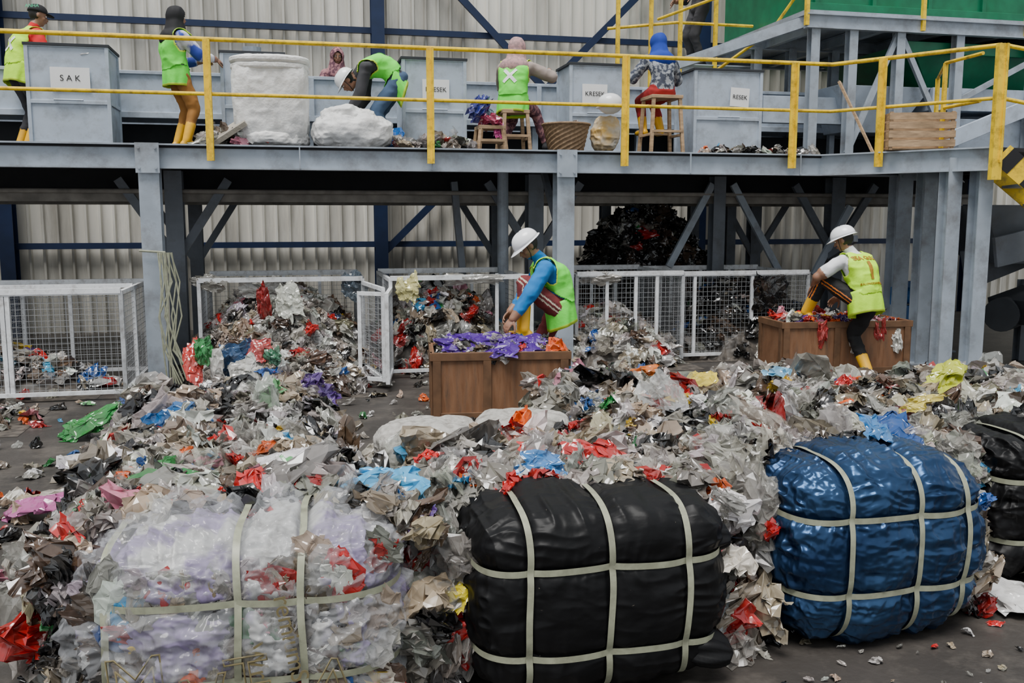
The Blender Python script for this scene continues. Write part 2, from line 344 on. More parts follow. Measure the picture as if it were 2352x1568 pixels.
# ---------------------------------------------------------------- upper right structure
up=empty('upper_machine_platform'); b=MB()
b.sb(7.9,14,1.0,4.2,4.34,4.40); 
for vv in(1.0,2.6,4.2): b.ibeam(S(7.9,vv,4.26),S(14,vv,4.26),.1,.18)
for uu in np.arange(8.2,14,.9): b.ibeam(S(uu,1,4.26),S(uu,4.2,4.26),.08,.14,.01)
for uu in(8.05,8.6,9.3,10.2,11.4):
    for vv in(1.05,2.6): b.ibeam(S(uu,vv,2.5),S(uu,vv,4.2),.12,.12,.01)
b.sb(6.9,8.1,2.85,3.9,3.93,3.98); b.ibeam(S(6.9,2.85,3.9),S(8.1,2.85,3.9),.08,.14)
b.beam(S(6.6,2.8,3.85),S(8.05,1.05,4.3),.06,.14)
for uu in(6.95,): b.ibeam(S(uu,3.9,2.5),S(uu,3.9,3.9),.1,.1); 
for a,c in(((8.6,1.05,2.6),(9.3,1.05,4.2)),((10.2,1.05,2.6),(9.3,1.05,4.2)),((10.2,1.05,3.3),(11.4,1.05,3.9))): b.beam(S(*a),S(*c),.05,.07)
b.obj('frame',[M_steel],up)
b=MB()
for z in(4.95,5.45): b.tube([S(6.55,2.7,z-.4),S(7.9,1.0,z),S(14,1.0,z)],.022,8); b.tube([S(5.9,3.0,z-.5),S(6.9,2.85,z-.4),S(8.1,2.85,z-.4)],.022,8)
for uu in(7.9,9.6,11.2): b.beam(S(uu,.98,4.2),S(uu,.98,5.5),.05,.05)
for uu in(6.0,6.5,6.95,7.5): b.beam(S(uu,2.83,3.2),S(uu,2.83,5.1),.05,.05)
b.tube([S(7.1,2.8,3.6),S(7.9,1.9,4.3),S(8.3,1.0,5.3)],.022,8)
b.obj('yellow_handrail',[M_yel],up)
gm=empty('green_sorting_machine'); b=MB()
b.sb(8.15,13.5,1.35,3.9,4.5,6.6)
for uu in np.arange(8.2,13.5,.85): b.sb(uu,uu+.06,1.3,1.36,4.5,6.6)
b.sb(8.1,13.6,1.28,1.4,4.46,4.56)
A=[S(9.6,1.2,4.1),S(13.5,1.2,4.1),S(13.5,3.4,4.1),S(9.6,3.4,4.1)];B=[S(10.2,1.6,3.5),S(13.2,1.6,3.5),S(13.2,3.0,3.5),S(10.2,3.0,3.5)]
b.loft([B,A]); b.sb(9.5,13.6,1.15,1.22,3.95,4.1)
b.obj('hopper_body',[M_green],gm,bevel=.006)
ph=empty('feed_chute_machine'); b=MB()
b.loft([[S(8.7,1.3,2.9),S(9.5,1.3,2.9),S(9.5,1.8,2.9),S(8.7,1.8,2.9)],[S(8.5,1.15,3.5),S(9.9,1.15,3.5),S(9.9,1.8,3.5),S(8.5,1.8,3.5)]])
b.sb(9.9,13,1.1,1.8,3.2,3.5); b.sb(10.1,13,1.15,1.7,2.6,3.1); b.beam(S(9.6,1.0,2.6),S(12.5,1.0,3.7),.06,.22); b.beam(S(9.6,1.75,2.6),S(12.5,1.75,3.7),.06,.22)
b.sb(7.5,9.6,1.3,1.4,3.0,3.35); b.cyl(S(10,1.1,2.85),S(10,1.,2.85),.11,n=16)
b.obj('housing',[M_steel2],ph,bevel=.006)
ic=empty('inclined_conveyor'); b=MB()
b.beam((5.6,11.6,1.1),(10.5,13.5,2.6),.06,.5); b.beam((5.9,11.0,.65),(11,12.5,2.1),.7,.3,1); b.beam((5.6,10.9,1.35),(10.5,12.3,2.3),.05,.35)
b.loft([[V((5.9,11.3,1.2)),V((7.5,11.5,1.2)),V((7.5,12.3,1.2)),V((5.9,12.3,1.2))],[V((5.5,11.0,1.9)),V((8,11.3,1.9)),V((8,12.6,1.9)),V((5.5,12.6,1.9))]])
b.cyl((5.75,10.95,.62),(6.3,11.6,.62),.2,n=20,mi=1)
for x in(6.3,7.4): b.ibeam((x,11.5,0),(x,11.5,1.),.12,.12)
b.obj('conveyor_body',[M_brace,M_dark],ic,bevel=.006)
b=MB(); b.cyl((4.85,11.75,.78),(5.2,11.9,.78),.11,n=18); b.cyl((4.78,11.72,.78),(4.85,11.75,.78),.12,n=18); b.box((5.02,11.82,.92),(.14,.1,.08)); b.box((5.0,11.8,.33),(.25,.25,.66)); b.obj('blue_electric_motor',[mat('motor_blue',(.02,.12,.35),.4)],bevel=.004)
# ---------------------------------------------------------------- cages
def panel(b,a,c,z0,z1,mi=0,fr=.038,sp=.055,bars=()):
    a=V(a);c=V(c); A=lambda p,z:V((p.x,p.y,z))
    for z in(z0+fr/2,z1-fr/2): b.beam(A(a,z),A(c,z),fr,fr,0)
    for p in(a,c): b.beam(A(p,z0),A(p,z1),fr,fr,0)
    L=(c-a).length; n=max(2,int(L/sp))
    for i in range(1,n): p=a.lerp(c,i/n); b.beam(A(p,z0),A(p,z1),.0036,.0036,1)
    m=int((z1-z0)/sp)
    for i in range(1,m): z=z0+(z1-z0)*i/m; b.beam(A(a,z),A(c,z),.0036,.0036,1)
    for t in bars: p=a.lerp(c,t); b.beam(A(p,z0),A(p,z1),fr,fr*.8,0)
def cage(u0,u1,v0,v1,z1=1.08,front='f',bars=(.5,)):
    b=MB()
    if front: panel(b,S(u0,v0),S(u1,v0),.06,z1,bars=bars)
    panel(b,S(u0,v1),S(u1,v1),.06,z1,bars=(.25,.5,.75)); panel(b,S(u0,v0),S(u0,v1),.06,z1,bars=(.5,)); panel(b,S(u1,v0),S(u1,v1),.06,z1,bars=(.5,))
    for vv in(v0,v1): b.beam(S(u0,vv,z1),S(u1,vv,z1),.05,.05)
    return b
WM=[M_white,M_wire]
b=cage(-3.3,-.22,-.7,.75,1.06,bars=(.36,.66,.675)); b.beam(S(-3.3,.0,1.06),S(-.22,0,1.06),.04,.04)
for uu in(-1.9,-1.75,-1.6,-1.45): panel(b,S(uu,-.6),S(uu,.7),.06,1.0)
b.obj('wire_mesh_cage',WM)
b=cage(.4,2.15,.3,1.7,1.08,front=None); b.beam(S(.4,.3,1.08),S(2.15,.3,1.08),.04,.04); panel(b,S(2.15,.3),S(2.28,-.75),.08,1.05); panel(b,S(2.28,-.72),S(2.05,-.55),.08,1.0); b.obj('wire_mesh_cage',WM)
b=cage(2.42,4.0,-.1,1.45,1.1,front=None); panel(b,S(2.42,-.1),S(2.3,-.9),.08,1.0); b.beam(S(2.42,-.1,.08),S(4,-.1,.08),.035,.035); b.beam(S(3.6,-.1,.08),S(3.6,-.1,1.1),.035,.035); b.beam(S(3.75,.6,.08),S(3.75,.6,1.1),.035,.035); b.obj('wire_mesh_cage',WM)
b=cage(4.62,5.95,.2,1.7,1.1,bars=(.28,.55,.75)); b.obj('wire_mesh_cage',WM)
b=cage(6.0,7.7,.35,1.7,1.08,bars=(.1,.55)); b.obj('wire_mesh_cage',WM)
# ---------------------------------------------------------------- mounds
def mound(name,u,v,su,sv,h,n,kind,sz=.17,T=T_lo,ex=.8):
    g=24; U,Vv=np.meshgrid(np.linspace(-1,1,g),np.linspace(-1,1,g)); U=U.ravel();Vv=Vv.ravel()
    def H(a,c): r=np.sqrt(a*a+c*c); return h*np.clip(1-r**2,0,1)**ex
    X=[S(u+a*su/2,v+c*sv/2,max(0,H(a,c)-.04)*1.0) for a,c in zip(U,Vv)]; X=np.array(X); X[:,2]+=vnoise(X*5)*.05*(X[:,2]>.02); X[:,2]=np.maximum(X[:,2],.003)
    i=np.arange(g*g).reshape(g,g); q=np.stack([i[:-1,:-1],i[:-1,1:],i[1:,1:],i[1:,:-1]],-1).reshape(-1,4)
    e=empty(name); npmesh('core',X,q,[M_pilebase],parent=e)
    a=rng.uniform(-1,1,n);c=rng.uniform(-1,1,n); k=a*a+c*c<1; a=a[k];c=c[k]
    z=H(a,c); P=np.array([S(u+x*su/2,v+y*sv/2,zz+.02) for x,y,zz in zip(a,c,z)])
    N=np.c_[C13*a*h/su*2-S13*c*h/sv*2,S13*a*h/su*2+C13*c*h/sv*2,np.ones(len(a))]
    scatter('film_pieces',P,N,rng.uniform(.7,1.5,len(a))*sz,palette(len(a),kind),T=T,parent=e); return e
mound('plastic_waste_heap',-1.9,.05,2.8,1.4,.42,450,'mix')
mound('plastic_waste_heap',1.25,.75,2.1,2.3,.92,800,'pale',.18,T_hi)
mound('plastic_waste_heap',1.4,-.55,1.4,1.2,.35,240,'pale',.17,T_hi)
mound('plastic_waste_heap',3.1,1.0,1.9,1.9,.92,650,'mix',.17)
mound('plastic_waste_heap',5.1,.8,1.9,2.2,.62,600,'pale',.17)
mound('plastic_waste_heap',6.35,2.6,2.8,1.5,1.85,1000,'dark',.26,T_hi,1.2)
mound('plastic_waste_heap',6.95,1.0,1.8,1.6,.88,550,'dark')
mound('plastic_waste_heap',7.9,1.6,1.6,1.6,.6,350,'dark')
mound('plastic_waste_heap',10.3,-2.4,2.6,1.6,.42,400,'dark')
mound('plastic_waste_heap',-1.9,-1.6,2.2,1.2,.10,260,'mix',.14)
# ---------------------------------------------------------------- bale rows
def row(name,p0,ang,W,L,H,kind='mix',dens=120,seed=0,front=True):
    e=empty(name); a=np.array([-math.sin(ang),math.cos(ang)]); bb=np.array([math.cos(ang),math.sin(ang)]); p0=np.array(p0)
    def surf(w,th,ex=0.):
        c,s=np.cos(th),np.sin(th)
        Hh=H*(1-.12*np.abs(np.cos(np.pi*w/.62))**10+.08*np.sin(w*2.1+seed)+.05*np.sin(w*5+seed*2))
        x=(W/2*(1-.04*np.abs(np.cos(np.pi*w/.62))**8))*np.sign(c)*np.abs(c)**.38+ex*c; z=Hh*np.abs(s)**.4+ex*s
        return np.stack([p0[0]+a[0]*w+bb[0]*x,p0[1]+a[1]*w+bb[1]*x,z],-1)
    nw,nt=int(L/.05)+2,60; Wg,Tg=np.meshgrid(np.linspace(0,L,nw),np.linspace(0,np.pi,nt),indexing='ij')
    v=surf(Wg.ravel(),Tg.ravel(),-.05); v+= (vnoise(v*6,seed)*.04+ridg(v*13,seed)*.02)[:,None]*np.array([.6,.6,1]); v[:,2]=np.maximum(v[:,2],.002)
    i=np.arange(nw*nt).reshape(nw,nt); q=np.stack([i[:-1,:-1],i[1:,:-1],i[1:,1:],i[:-1,1:]],-1).reshape(-1,4)
    caps=[]; nv=len(v); cen=[]
    for k,wv in((0,0),(nw-1,L)):
        cc=np.array([p0[0]+a[0]*wv,p0[1]+a[1]*wv,H*.4]); cen.append(cc); ci=nv+len(cen)-1
        caps+=[(ci,i[k,j],i[k,j+1],i[k,j+1]) for j in range(nt-1)]
    v=np.concatenate([v,np.array(cen)]); me=MB(); me.v=[tuple(x) for x in v]; me.f=[tuple(x) for x in q]+[(c[0],c[1],c[2]) for c in caps]; me.m=[0]*len(me.f)
    me.obj('compacted_core',[M_pilebase],e,smooth=True)
    tt=np.linspace(0,np.pi,400); pr=surf(np.full(400,.3),tt); ds=np.r_[0,np.cumsum(np.linalg.norm(np.diff(pr,axis=0),axis=1))]
    n=int(ds[-1]*L*dens); th=np.interp(rng.random(n)*ds[-1],ds,tt); wv=rng.random(n)*L
    P=surf(wv,th,rng.uniform(-.04,.03)); N=np.stack([bb[0]*np.cos(th),bb[1]*np.cos(th),np.sin(th)],-1)
    sz=rng.uniform(.10,.24,n); sz=np.where(rng.random(n)<.14,sz*1.6,sz)
    cols=palette(n,kind); sat=cols[:,:3].max(1)-cols[:,:3].min(1); sz=np.where(sat>.25,sz*.72,sz)
    hi=P[:,1]<6.2
    if hi.sum(): scatter('film_pieces_near',P[hi],N[hi],sz[hi],cols[hi],T=T_hi,parent=e)
    if (~hi).sum(): scatter('film_pieces',P[~hi],N[~hi],sz[~hi],cols[~hi],parent=e)
    m=int(W*H*dens*1.1)
    for wv,sg in((0,-1),(L,1)):
        if sg<0 and not front: continue
        x=rng.uniform(-W/2,W/2,m); z=rng.uniform(0,H,m); P=np.c_[p0[0]+a[0]*wv+bb[0]*x,p0[1]+a[1]*wv+bb[1]*x,z]
        scatter('film_pieces_end',P,np.tile([a[0]*sg,a[1]*sg,.1],(m,1)),rng.uniform(.1,.22,m),palette(m,kind),T=T_lo,parent=e)
    return e
A15=math.radians(16)
row('mixed_plastic_bale_row',(-1.09,3.42),A15,1.3,2.75,.60,'mix',140,1)
row('mixed_plastic_bale_row',(.26,3.8),A15,1.22,1.1,.61,'redclear',150,2)
row('mixed_plastic_bale_row',(1.42,4.15),A15,1.2,2.7,.61,'mix',130,3)
row('mixed_plastic_bale_row',(2.58,4.75),A15,1.15,2.2,.60,'mix',125,4)
row('mixed_plastic_bale_row',(3.75,5.1),A15,1.2,2.0,.59,'mix',120,5)
row('mixed_plastic_bale_row',(4.9,5.6),A15,1.2,1.8,.56,'mix',110,6)
# ---------------------------------------------------------------- wrapped bales
def bale(name,c,ang,dims,xs,zs,m,wr=.006,seed=0,n=4.2,rd=0.,strap=True,e=None,part='film_wrap',fold=.05,cin=1.):
    e=e or empty(name); W,D,H=dims; R=np.array(Matrix.Rotation(ang,3,'Z'))
    def cinch(p):
        p=p.copy()
        fx=np.ones(len(p)); fz=np.ones(len(p))
        for x in xs: fx-=.10*cin*np.exp(-np.abs(p[:,0]-x*W/2)/fold)
        for z in zs: fz-=.085*cin*np.exp(-np.abs(p[:,2]-z*H/2)/fold)
        p[:,1]*=fx*fz; p[:,2]*=fx; p[:,0]*=fz; return p
    def world(p):
        p=p.copy(); p[:,2]=np.maximum(p[:,2]+H/2,.004); q=p@R.T; q[:,0]+=c[0]; q[:,1]+=c[1]; return q
    g=160; t=np.linspace(-1,1,g); A,B=np.meshgrid(t,t,indexing='ij'); A=A.ravel();B=B.ravel(); O=np.ones_like(A)
    faces=[(-O,A,B),(O,B,A),(A,-O,B),(B,O,A),(B,A,-O),(A,B,O)]
    vs=[];qs=[]
    for k,f in enumerate(faces):
        p=np.stack(f,1); p=p/((np.abs(p)**n).sum(1)**(1/n))[:,None]; nn=p/np.linalg.norm(p,axis=1)[:,None]
        p=p*np.array([W/2,D/2,H/2]); base=p.copy(); p=cinch(p)
        wz=np.zeros(len(p)); wp=base+.02*np.stack([vnoise(base*7,seed+20),vnoise(base*7,seed+21),vnoise(base*7,seed+22)],1)
        calm=np.ones(len(p))
        for x in xs: calm*=1-.75*np.exp(-((base[:,0]-x*W/2)/.022)**2)
        for z in zs: calm*=1-.75*np.exp(-((base[:,2]-z*H/2)/.022)**2)
        for x in xs: wz+=1.4*ridg(np.c_[wp[:,0]*6,wp[:,1]*26,wp[:,2]*26],seed)*np.exp(-np.abs(base[:,0]-x*W/2)/.09)
        for z in zs: wz+=1.4*ridg(np.c_[wp[:,0]*26,wp[:,1]*26,wp[:,2]*6],seed+3)*np.exp(-np.abs(base[:,2]-z*H/2)/.08)
        wz+=1.6*vnoise(base*5,seed+5)+.5*vnoise(base*11,seed+7)
        edge=np.clip((np.abs(base[:,0])-W*.34)/(W*.16),0,1); wz+=edge*2.6*ridg(np.c_[wp[:,0]*5,wp[:,1]*24,wp[:,2]*24],seed+9)
        topf=np.clip((np.abs(base[:,2])-H*.28)/(H*.2),0,1); wz+=topf*2.2*ridg(np.c_[wp[:,0]*20+wp[:,2]*5,wp[:,1]*5,wp[:,2]*4],seed+12)
        wz+=rd*(ridg(np.c_[wp[:,0]*5+wp[:,2]*5,wp[:,1]*9,wp[:,2]*14-wp[:,0]*5],seed+15)+.7*ridg(wp*np.array([22,12,10]),seed+16)+.5*ridg(np.c_[wp[:,0]*14,wp[:,1]*20,wp[:,2]*38+wp[:,0]*10],seed+17)+.35*ridg(wp*46,seed+18))
        p=p+nn*(wz*wr*calm)[:,None]; i=np.arange(g*g).reshape(g,g)+k*g*g
        q=np.stack([i[:-1,:-1],i[1:,:-1],i[1:,1:],i[:-1,1:]],-1).reshape(-1,4); vs.append(world(p)); qs.append(q)
    npmesh(part,np.concatenate(vs),np.concatenate(qs),[m],parent=e,smooth=True)
    if not strap: return e,world,cinch
    sv=[];sq=[];o=0; K=160; ph=np.linspace(0,2*np.pi,K)
    for ax,lst in((0,xs),(2,zs)):
        for x in lst:
            rings=[]
            for e1 in(-.012,.012):
                P=np.zeros((K,3)); cc,ss=np.cos(ph),np.sin(ph); r=(max(.01,1-abs(x)**n))**(1/n); q=r/((np.abs(cc)**n+np.abs(ss)**n)**(1/n))
                dim=np.array([W,D,H])/2; P[:,ax]=x*dim[ax]+e1; o1,o2=[k for k in(0,1,2) if k!=ax]; P[:,o1]=cc*q*dim[o1]; P[:,o2]=ss*q*dim[o2]
                P2=cinch(P); nn=P2.copy(); nn[:,ax]=0; nn/=np.linalg.norm(nn,axis=1)[:,None]; P2=P2+nn*((.010 if ax==0 else .007)+wr*(.7+.6*rd))
                P2[:,ax]=x*dim[ax]+e1+.004*np.sin(ph*5+x*9)
                rings.append(world(P2))
            sv+=rings; i=np.arange(K-1)+o; sq.append(np.stack([i,i+1,i+1+K,i+K],-1)); o+=2*K
    npmesh('strapping',np.concatenate(sv),np.concatenate(sq),[M_strap],parent=e,smooth=True)
    return e,world,cinch
M_bblack=mat('black_bag_film',(.004,.004,.0045),.46,0,var=.2,scale=8,bump=.1,bscale=14,dirt=(.22,.19,.15),damt=.8,dscale=38,spec=.22,dlo=.69,dhi=.75)
M_bblue=mat('metallic_blue_film',(.010,.030,.085),.30,.75,c2=(.035,.085,.18),scale=3,ridge=.45,rscale=6,rstretch=(1,1,1.4),spec=.5)
M_core=mat('printed_inner_waste',(.50,.50,.49),.4,0,c2=(.25,.20,.35),scale=3.4,sharp=True,dirt=(.10,.09,.07),damt=.9,dscale=8,ridge=1,rscale=7)
M_clear=mat('clear_stretch_film',(.5,.51,.53),.08,0,var=.05,spec=1.,ridge=1.,rscale=8,rstretch=(.7,1,1.6),alpha=.25)
M_print=mat('khaki_print',(.16,.13,.06),.6)
be=empty('wrapped_plastic_bale'); cb=(-.95,3.24)
bale('',cb,math.radians(9),(1.05,.62,.68),(-.78,.0,.38),(.40,-.35),M_core,.010,1,3.6,rd=1.2,strap=False,e=be,part='bagged_contents',cin=.6)
bale('',cb,math.radians(9),(1.09,.66,.71),(-.78,.0,.38),(.40,-.35),M_clear,.012,31,3.6,rd=1.6,e=be,cin=.6)
Rb=Matrix.Rotation(math.radians(9),3,'Z')
n=150; xx=rng.uniform(-.5,.5,n); zz=rng.uniform(.05,.64,n); P=np.array([V((cb[0],cb[1],0))+Rb@V((x,-.305+.10*abs(x*1.8)**4+.12*max(0,abs(z-.34)-.2)*2,z)) for x,z in zip(xx,zz)]); c_=palette(n,'mix'); c_[:,3]=np.minimum(c_[:,3],.85)
scatter('wrapped_film_pieces',P,np.tile([.15,-1,.05],(n,1)),np.stack([rng.uniform(.08,.22,n),rng.uniform(.08,.2,n),np.full(n,.03)],1),c_,T=T_hi,parent=be,jit=.1)
for s,x,z,sz,rot in(('remiumS',.17,.38,.085,-80),('Wri',.06,.30,.09,-80),('H',.02,.27,.2,-84),('M',-.32,.25,.26,4),('V',-.1,.18,.24,8),('A',.3,.2,.26,-6)):
    a=math.radians(rot); r=Rb@V((math.cos(a),0,math.sin(a))); u_=Rb@V((-math.sin(a),0,math.cos(a)))
    o=text(s,V((cb[0],cb[1],0))+Rb@V((x,-.345-.008*(1-abs(x)*2),z)),r,u_,sz,M_print,be,'printed_letters')
    if len(s)==1: o.data.fill_mode='NONE'; o.data.extrude=0; o.data.bevel_depth=.003
bale('wrapped_plastic_bale',(.29,3.50),math.radians(13),(1.0,.64,.73),(-.6,.0,.6),(.40,-.48),M_bblack,.0055,2,cin=.8,rd=.25)
bale('wrapped_plastic_bale',(1.50,3.91),math.radians(15),(.96,.64,.79),(-.5,.15,.66),(.42,-.36),M_bblue,.0075,3,3.4,rd=.9,cin=.8)
bale('wrapped_plastic_bale',(2.70,4.62),math.radians(15),(1.0,.6,.74),(-.6,.0,.6),(.4,-.4),M_bblack,.009,4,rd=.5)
def fringe(cx,cy,W,H,kind,n,ang):
    P=[];N=[]
    for i in range(n):
        sgn=-1 if random.random()<.5 else 1
        x=sgn*(W/2+random.uniform(.0,.09)); y=random.uniform(-.2,.3); z=random.uniform(0,H)
        P.append((cx+math.cos(ang)*x-math.sin(ang)*y,cy+math.sin(ang)*x+math.cos(ang)*y,z)); N.append((sgn*math.cos(ang)*.7,-.6,.2))
    for i in range(n//2):
        x=random.uniform(-W/2,W/2); y=random.uniform(.0,.3); P.append((cx+math.cos(ang)*x-math.sin(ang)*y,cy+math.sin(ang)*x+math.cos(ang)*y,H+random.uniform(-.03,.05))); N.append((0,-.3,1))
    n=len(P); scatter('loose_film_fringe',P,N,rng.uniform(.08,.24,n),palette(n,kind),T=T_hi)
fringe(-.95,3.3,1.14,.65,'mix',190,.16); fringe(.29,3.60,1.02,.66,'redclear',170,.23); fringe(1.50,3.99,.98,.72,'pale',150,.26); fringe(2.70,4.66,1.04,.68,'mix',80,.26)
def bags(lst,T=T_sheet,name='loose_plastic_bag'):
    for (x,y,z,sx,sy,sz,c,a) in lst:
        scatter(name,[(x,y,z)],[(0,-.35,1)],[(sx,sy,sz)],np.array([[*c,a]]),T=T,jit=.25)
bags([(-.58,3.56,.70,.48,.32,.24,(.08,.42,.76),1),(-.98,3.85,.66,.3,.22,.16,(.10,.40,.13),1),(-1.36,3.7,.65,.26,.2,.14,(.05,.28,.07),1),(-1.55,3.55,.6,.22,.2,.14,(.6,.24,.36),1),
      (-1.48,3.2,.46,.18,.18,.14,(.75,.12,.02),1),(-1.2,3.4,.68,.32,.24,.12,(.62,.06,.02),1),(-1.9,5.2,.64,.38,.3,.24,(.01,.11,.32),1),(.1,3.95,.68,.34,.24,.12,(.62,.02,.02),1),
      (.12,3.75,.72,.28,.2,.12,(.04,.20,.5),1),(.42,4.2,.68,.4,.2,.14,(.5,.02,.02),1),(-.24,3.3,.38,.18,.2,.16,(.75,.62,.03),1),(2.4,5.4,.68,.3,.25,.2,(.62,.52,.10),1),
      (2.9,6.2,.66,.45,.25,.18,(.5,.55,.03),1),(1.2,6.1,.66,.4,.2,.14,(.7,.55,.05),1),(1.9,6.3,.68,.4,.3,.2,(.18,.42,.62),1),(.9,6.6,.66,.3,.2,.12,(.65,.16,.01),1),(-2.75,5.3,.1,.5,.3,.15,(.45,.1,.3),1),
      (-2.9,6.6,.1,.5,.3,.2,(.02,.28,.05),1),(-3.4,7.3,.1,.6,.3,.2,(.02,.22,.04),1),(1.62,4.02,.82,.26,.2,.16,(.03,.2,.5),1),(1.02,3.8,.6,.3,.3,.3,(.6,.58,.54),.5),(.84,3.45,.46,.16,.2,.26,(.65,.6,.52),1),
      (-1.6,3.3,.42,.3,.3,.25,(.6,.59,.56),.5),(-.35,3.9,.55,.4,.35,.3,(.6,.56,.5),.5),(2.25,4.15,.05,.5,.4,.16,(.75,.75,.75),1),(1.0,4.3,.66,.35,.3,.35,(.6,.59,.56),.45),(-2.0,3.9,.3,.3,.3,.3,(.5,.48,.44),.6)])
def ear(p,d,L,r,m,name='gathered_bag_corner'):
    p=V(p);d=V(d).normalized(); x=d.orthogonal().normalized(); y=d.cross(x); rings=[]
    for i in range(12):
        t=i/11; rr=r*(max(0,1-(t*2-1)**2))**.4*(1-.3*t)+.003; c=p+d*L*t+V((0,0,-.04*t*t))
        rings.append([c+(x*math.cos(a)+y*math.sin(a)*.6)*rr*(1+.14*math.sin(a*7+t*3)) for a in np.linspace(0,2*math.pi,36,endpoint=False)])
    b=MB(); b.loft(rings); b.obj(name,[m],smooth=True)
ear((.64,3.42,.56),(.9,.1,.15),.20,.08,M_bblack); ear((.64,3.38,.15),(.9,-.1,.05),.20,.09,M_bblack); ear((1.78,3.92,.66),(.8,.25,.35),.18,.09,M_bblue); ear((1.80,3.92,.14),(.8,.2,-.1),.18,.1,M_bblue)
n=420; P=np.c_[rng.uniform(-5,5.5,n),rng.uniform(6.2,10.5,n),np.full(n,.02)]; scatter('floor_litter',P,np.tile([0,0,1.],(n,1)),rng.uniform(.03,.13,n),palette(n,'mix'))
n=170; P=np.c_[rng.uniform(-3.3,-1.9,n),rng.uniform(3.9,7.5,n),np.full(n,.02)]; scatter('floor_litter',P,np.tile([0,0,1.],(n,1)),rng.uniform(.04,.2,n),palette(n,'mix'))
n=50; P=np.c_[rng.uniform(.9,2.4,n),rng.uniform(3.1,3.9,n),np.full(n,.012)]; scatter('floor_litter',P,np.tile([0,0,1.],(n,1)),rng.uniform(.015,.06,n),palette(n,'mix'))
# ---------------------------------------------------------------- sacks
def blob(name,c,dims,n,wr,seed,m,rot=0,tilt=0,parent=None,fr=9,zs=1,taper=0):
    g=48; t=np.linspace(-1,1,g); A,B=np.meshgrid(t,t,indexing='ij'); A=A.ravel();B=B.ravel(); O=np.ones_like(A)
    R=np.array(Matrix.Rotation(rot,3,'Z')@Matrix.Rotation(tilt,3,'Y')); vs=[];qs=[]
    for k,f in enumerate([(-O,A,B),(O,B,A),(A,-O,B),(B,O,A),(B,A,-O),(A,B,O)]):
        p=np.stack(f,1); p=p/((np.abs(p)**n).sum(1)**(1/n))[:,None]; nn=p/np.linalg.norm(p,axis=1)[:,None]; p=p*np.array(dims)/2
        p[:,:2]*=(1-taper*p[:,2:3]/dims[2]*2)
        p=p+nn*((vnoise(p*np.array([fr,fr,fr*zs]),seed)+.6*ridg(p*fr*1.5,seed+2)+.3*ridg(p*fr*3.5,seed+4))*wr)[:,None]
        p=p@R.T+np.array(c); i=np.arange(g*g).reshape(g,g)+k*g*g; qs.append(np.stack([i[:-1,:-1],i[1:,:-1],i[1:,1:],i[:-1,1:]],-1).reshape(-1,4)); vs.append(p)
    return npmesh(name,np.concatenate(vs),np.concatenate(qs),[m],parent=parent,smooth=True)
e=empty('white_bulk_bag'); p=S(1.22,.55,0)
blob('bag_body',(p.x,p.y,2.99),(.78,.70,.98),5,.014,3,M_sack,rot=.2,parent=e,fr=8,zs=.5,taper=-.03)
for z,sx in((3.42,.83),(3.35,.81)): blob('rolled_rim',(p.x,p.y,z),(sx,sx*.92,.1),3.5,.008,4,M_sack,rot=.2,parent=e)
blob('bag_base_fold',(p.x,p.y,2.6),(.78,.7,.2),3.,.02,8,M_sack,rot=.2,parent=e)
p=S(2.08,.42,0); e=empty('slumped_woven_sack'); blob('sack_body',(p.x,p.y,2.68),(.88,.55,.4),2.6,.03,5,M_sack,rot=.2,parent=e,fr=6); blob('sack_top',(p.x-.05,p.y,2.84),(.6,.42,.24),2.3,.03,6,M_sack,rot=.2,parent=e,fr=7)
M_sackg=mat('dusty_grey_sack',(.40,.385,.355),.8,var=.2,scale=20,bump=.4,bscale=60,ridge=.4,rscale=6,dirt=(.10,.085,.07),damt=.8,dscale=16)
blob('filled_woven_sack',(-.45,5.12,.49),(.62,.54,.26),2.8,.016,9,M_sackg,rot=.25); blob('filled_woven_sack',(.06,5.32,.51),(.56,.50,.26),2.8,.016,10,M_sackg,rot=-.1)
blob('filled_woven_sack',(-.42,5.2,.19),(.66,.58,.38),3,.015,19,M_sackg,rot=.1); blob('filled_woven_sack',(.08,5.4,.19),(.62,.54,.38),3,.015,20,M_sackg,rot=.2)
for (x,y,z,sx,sy,c) in((-3.1,9.0,.35,.22,.55,(.5,.03,.02)),(-2.98,8.95,.48,.18,.3,(.03,.25,.06)),(-2.88,9.0,.3,.25,.55,(.7,.7,.67)),(-2.7,9.1,.36,.36,.45,(.04,.11,.25)),(-2.5,9.15,.46,.26,.3,(.4,.05,.05)),(-2.55,9.0,.25,.4,.4,(.55,.55,.52)),(-2.35,9.1,.40,.2,.2,(.05,.18,.1))):
    scatter('printed_woven_sack',[(x,y,z)],[(0,-1,.25)],[(sx,sy,.16)],np.array([[*c,1]]),T=T_sheet,jit=.2,spin=1)
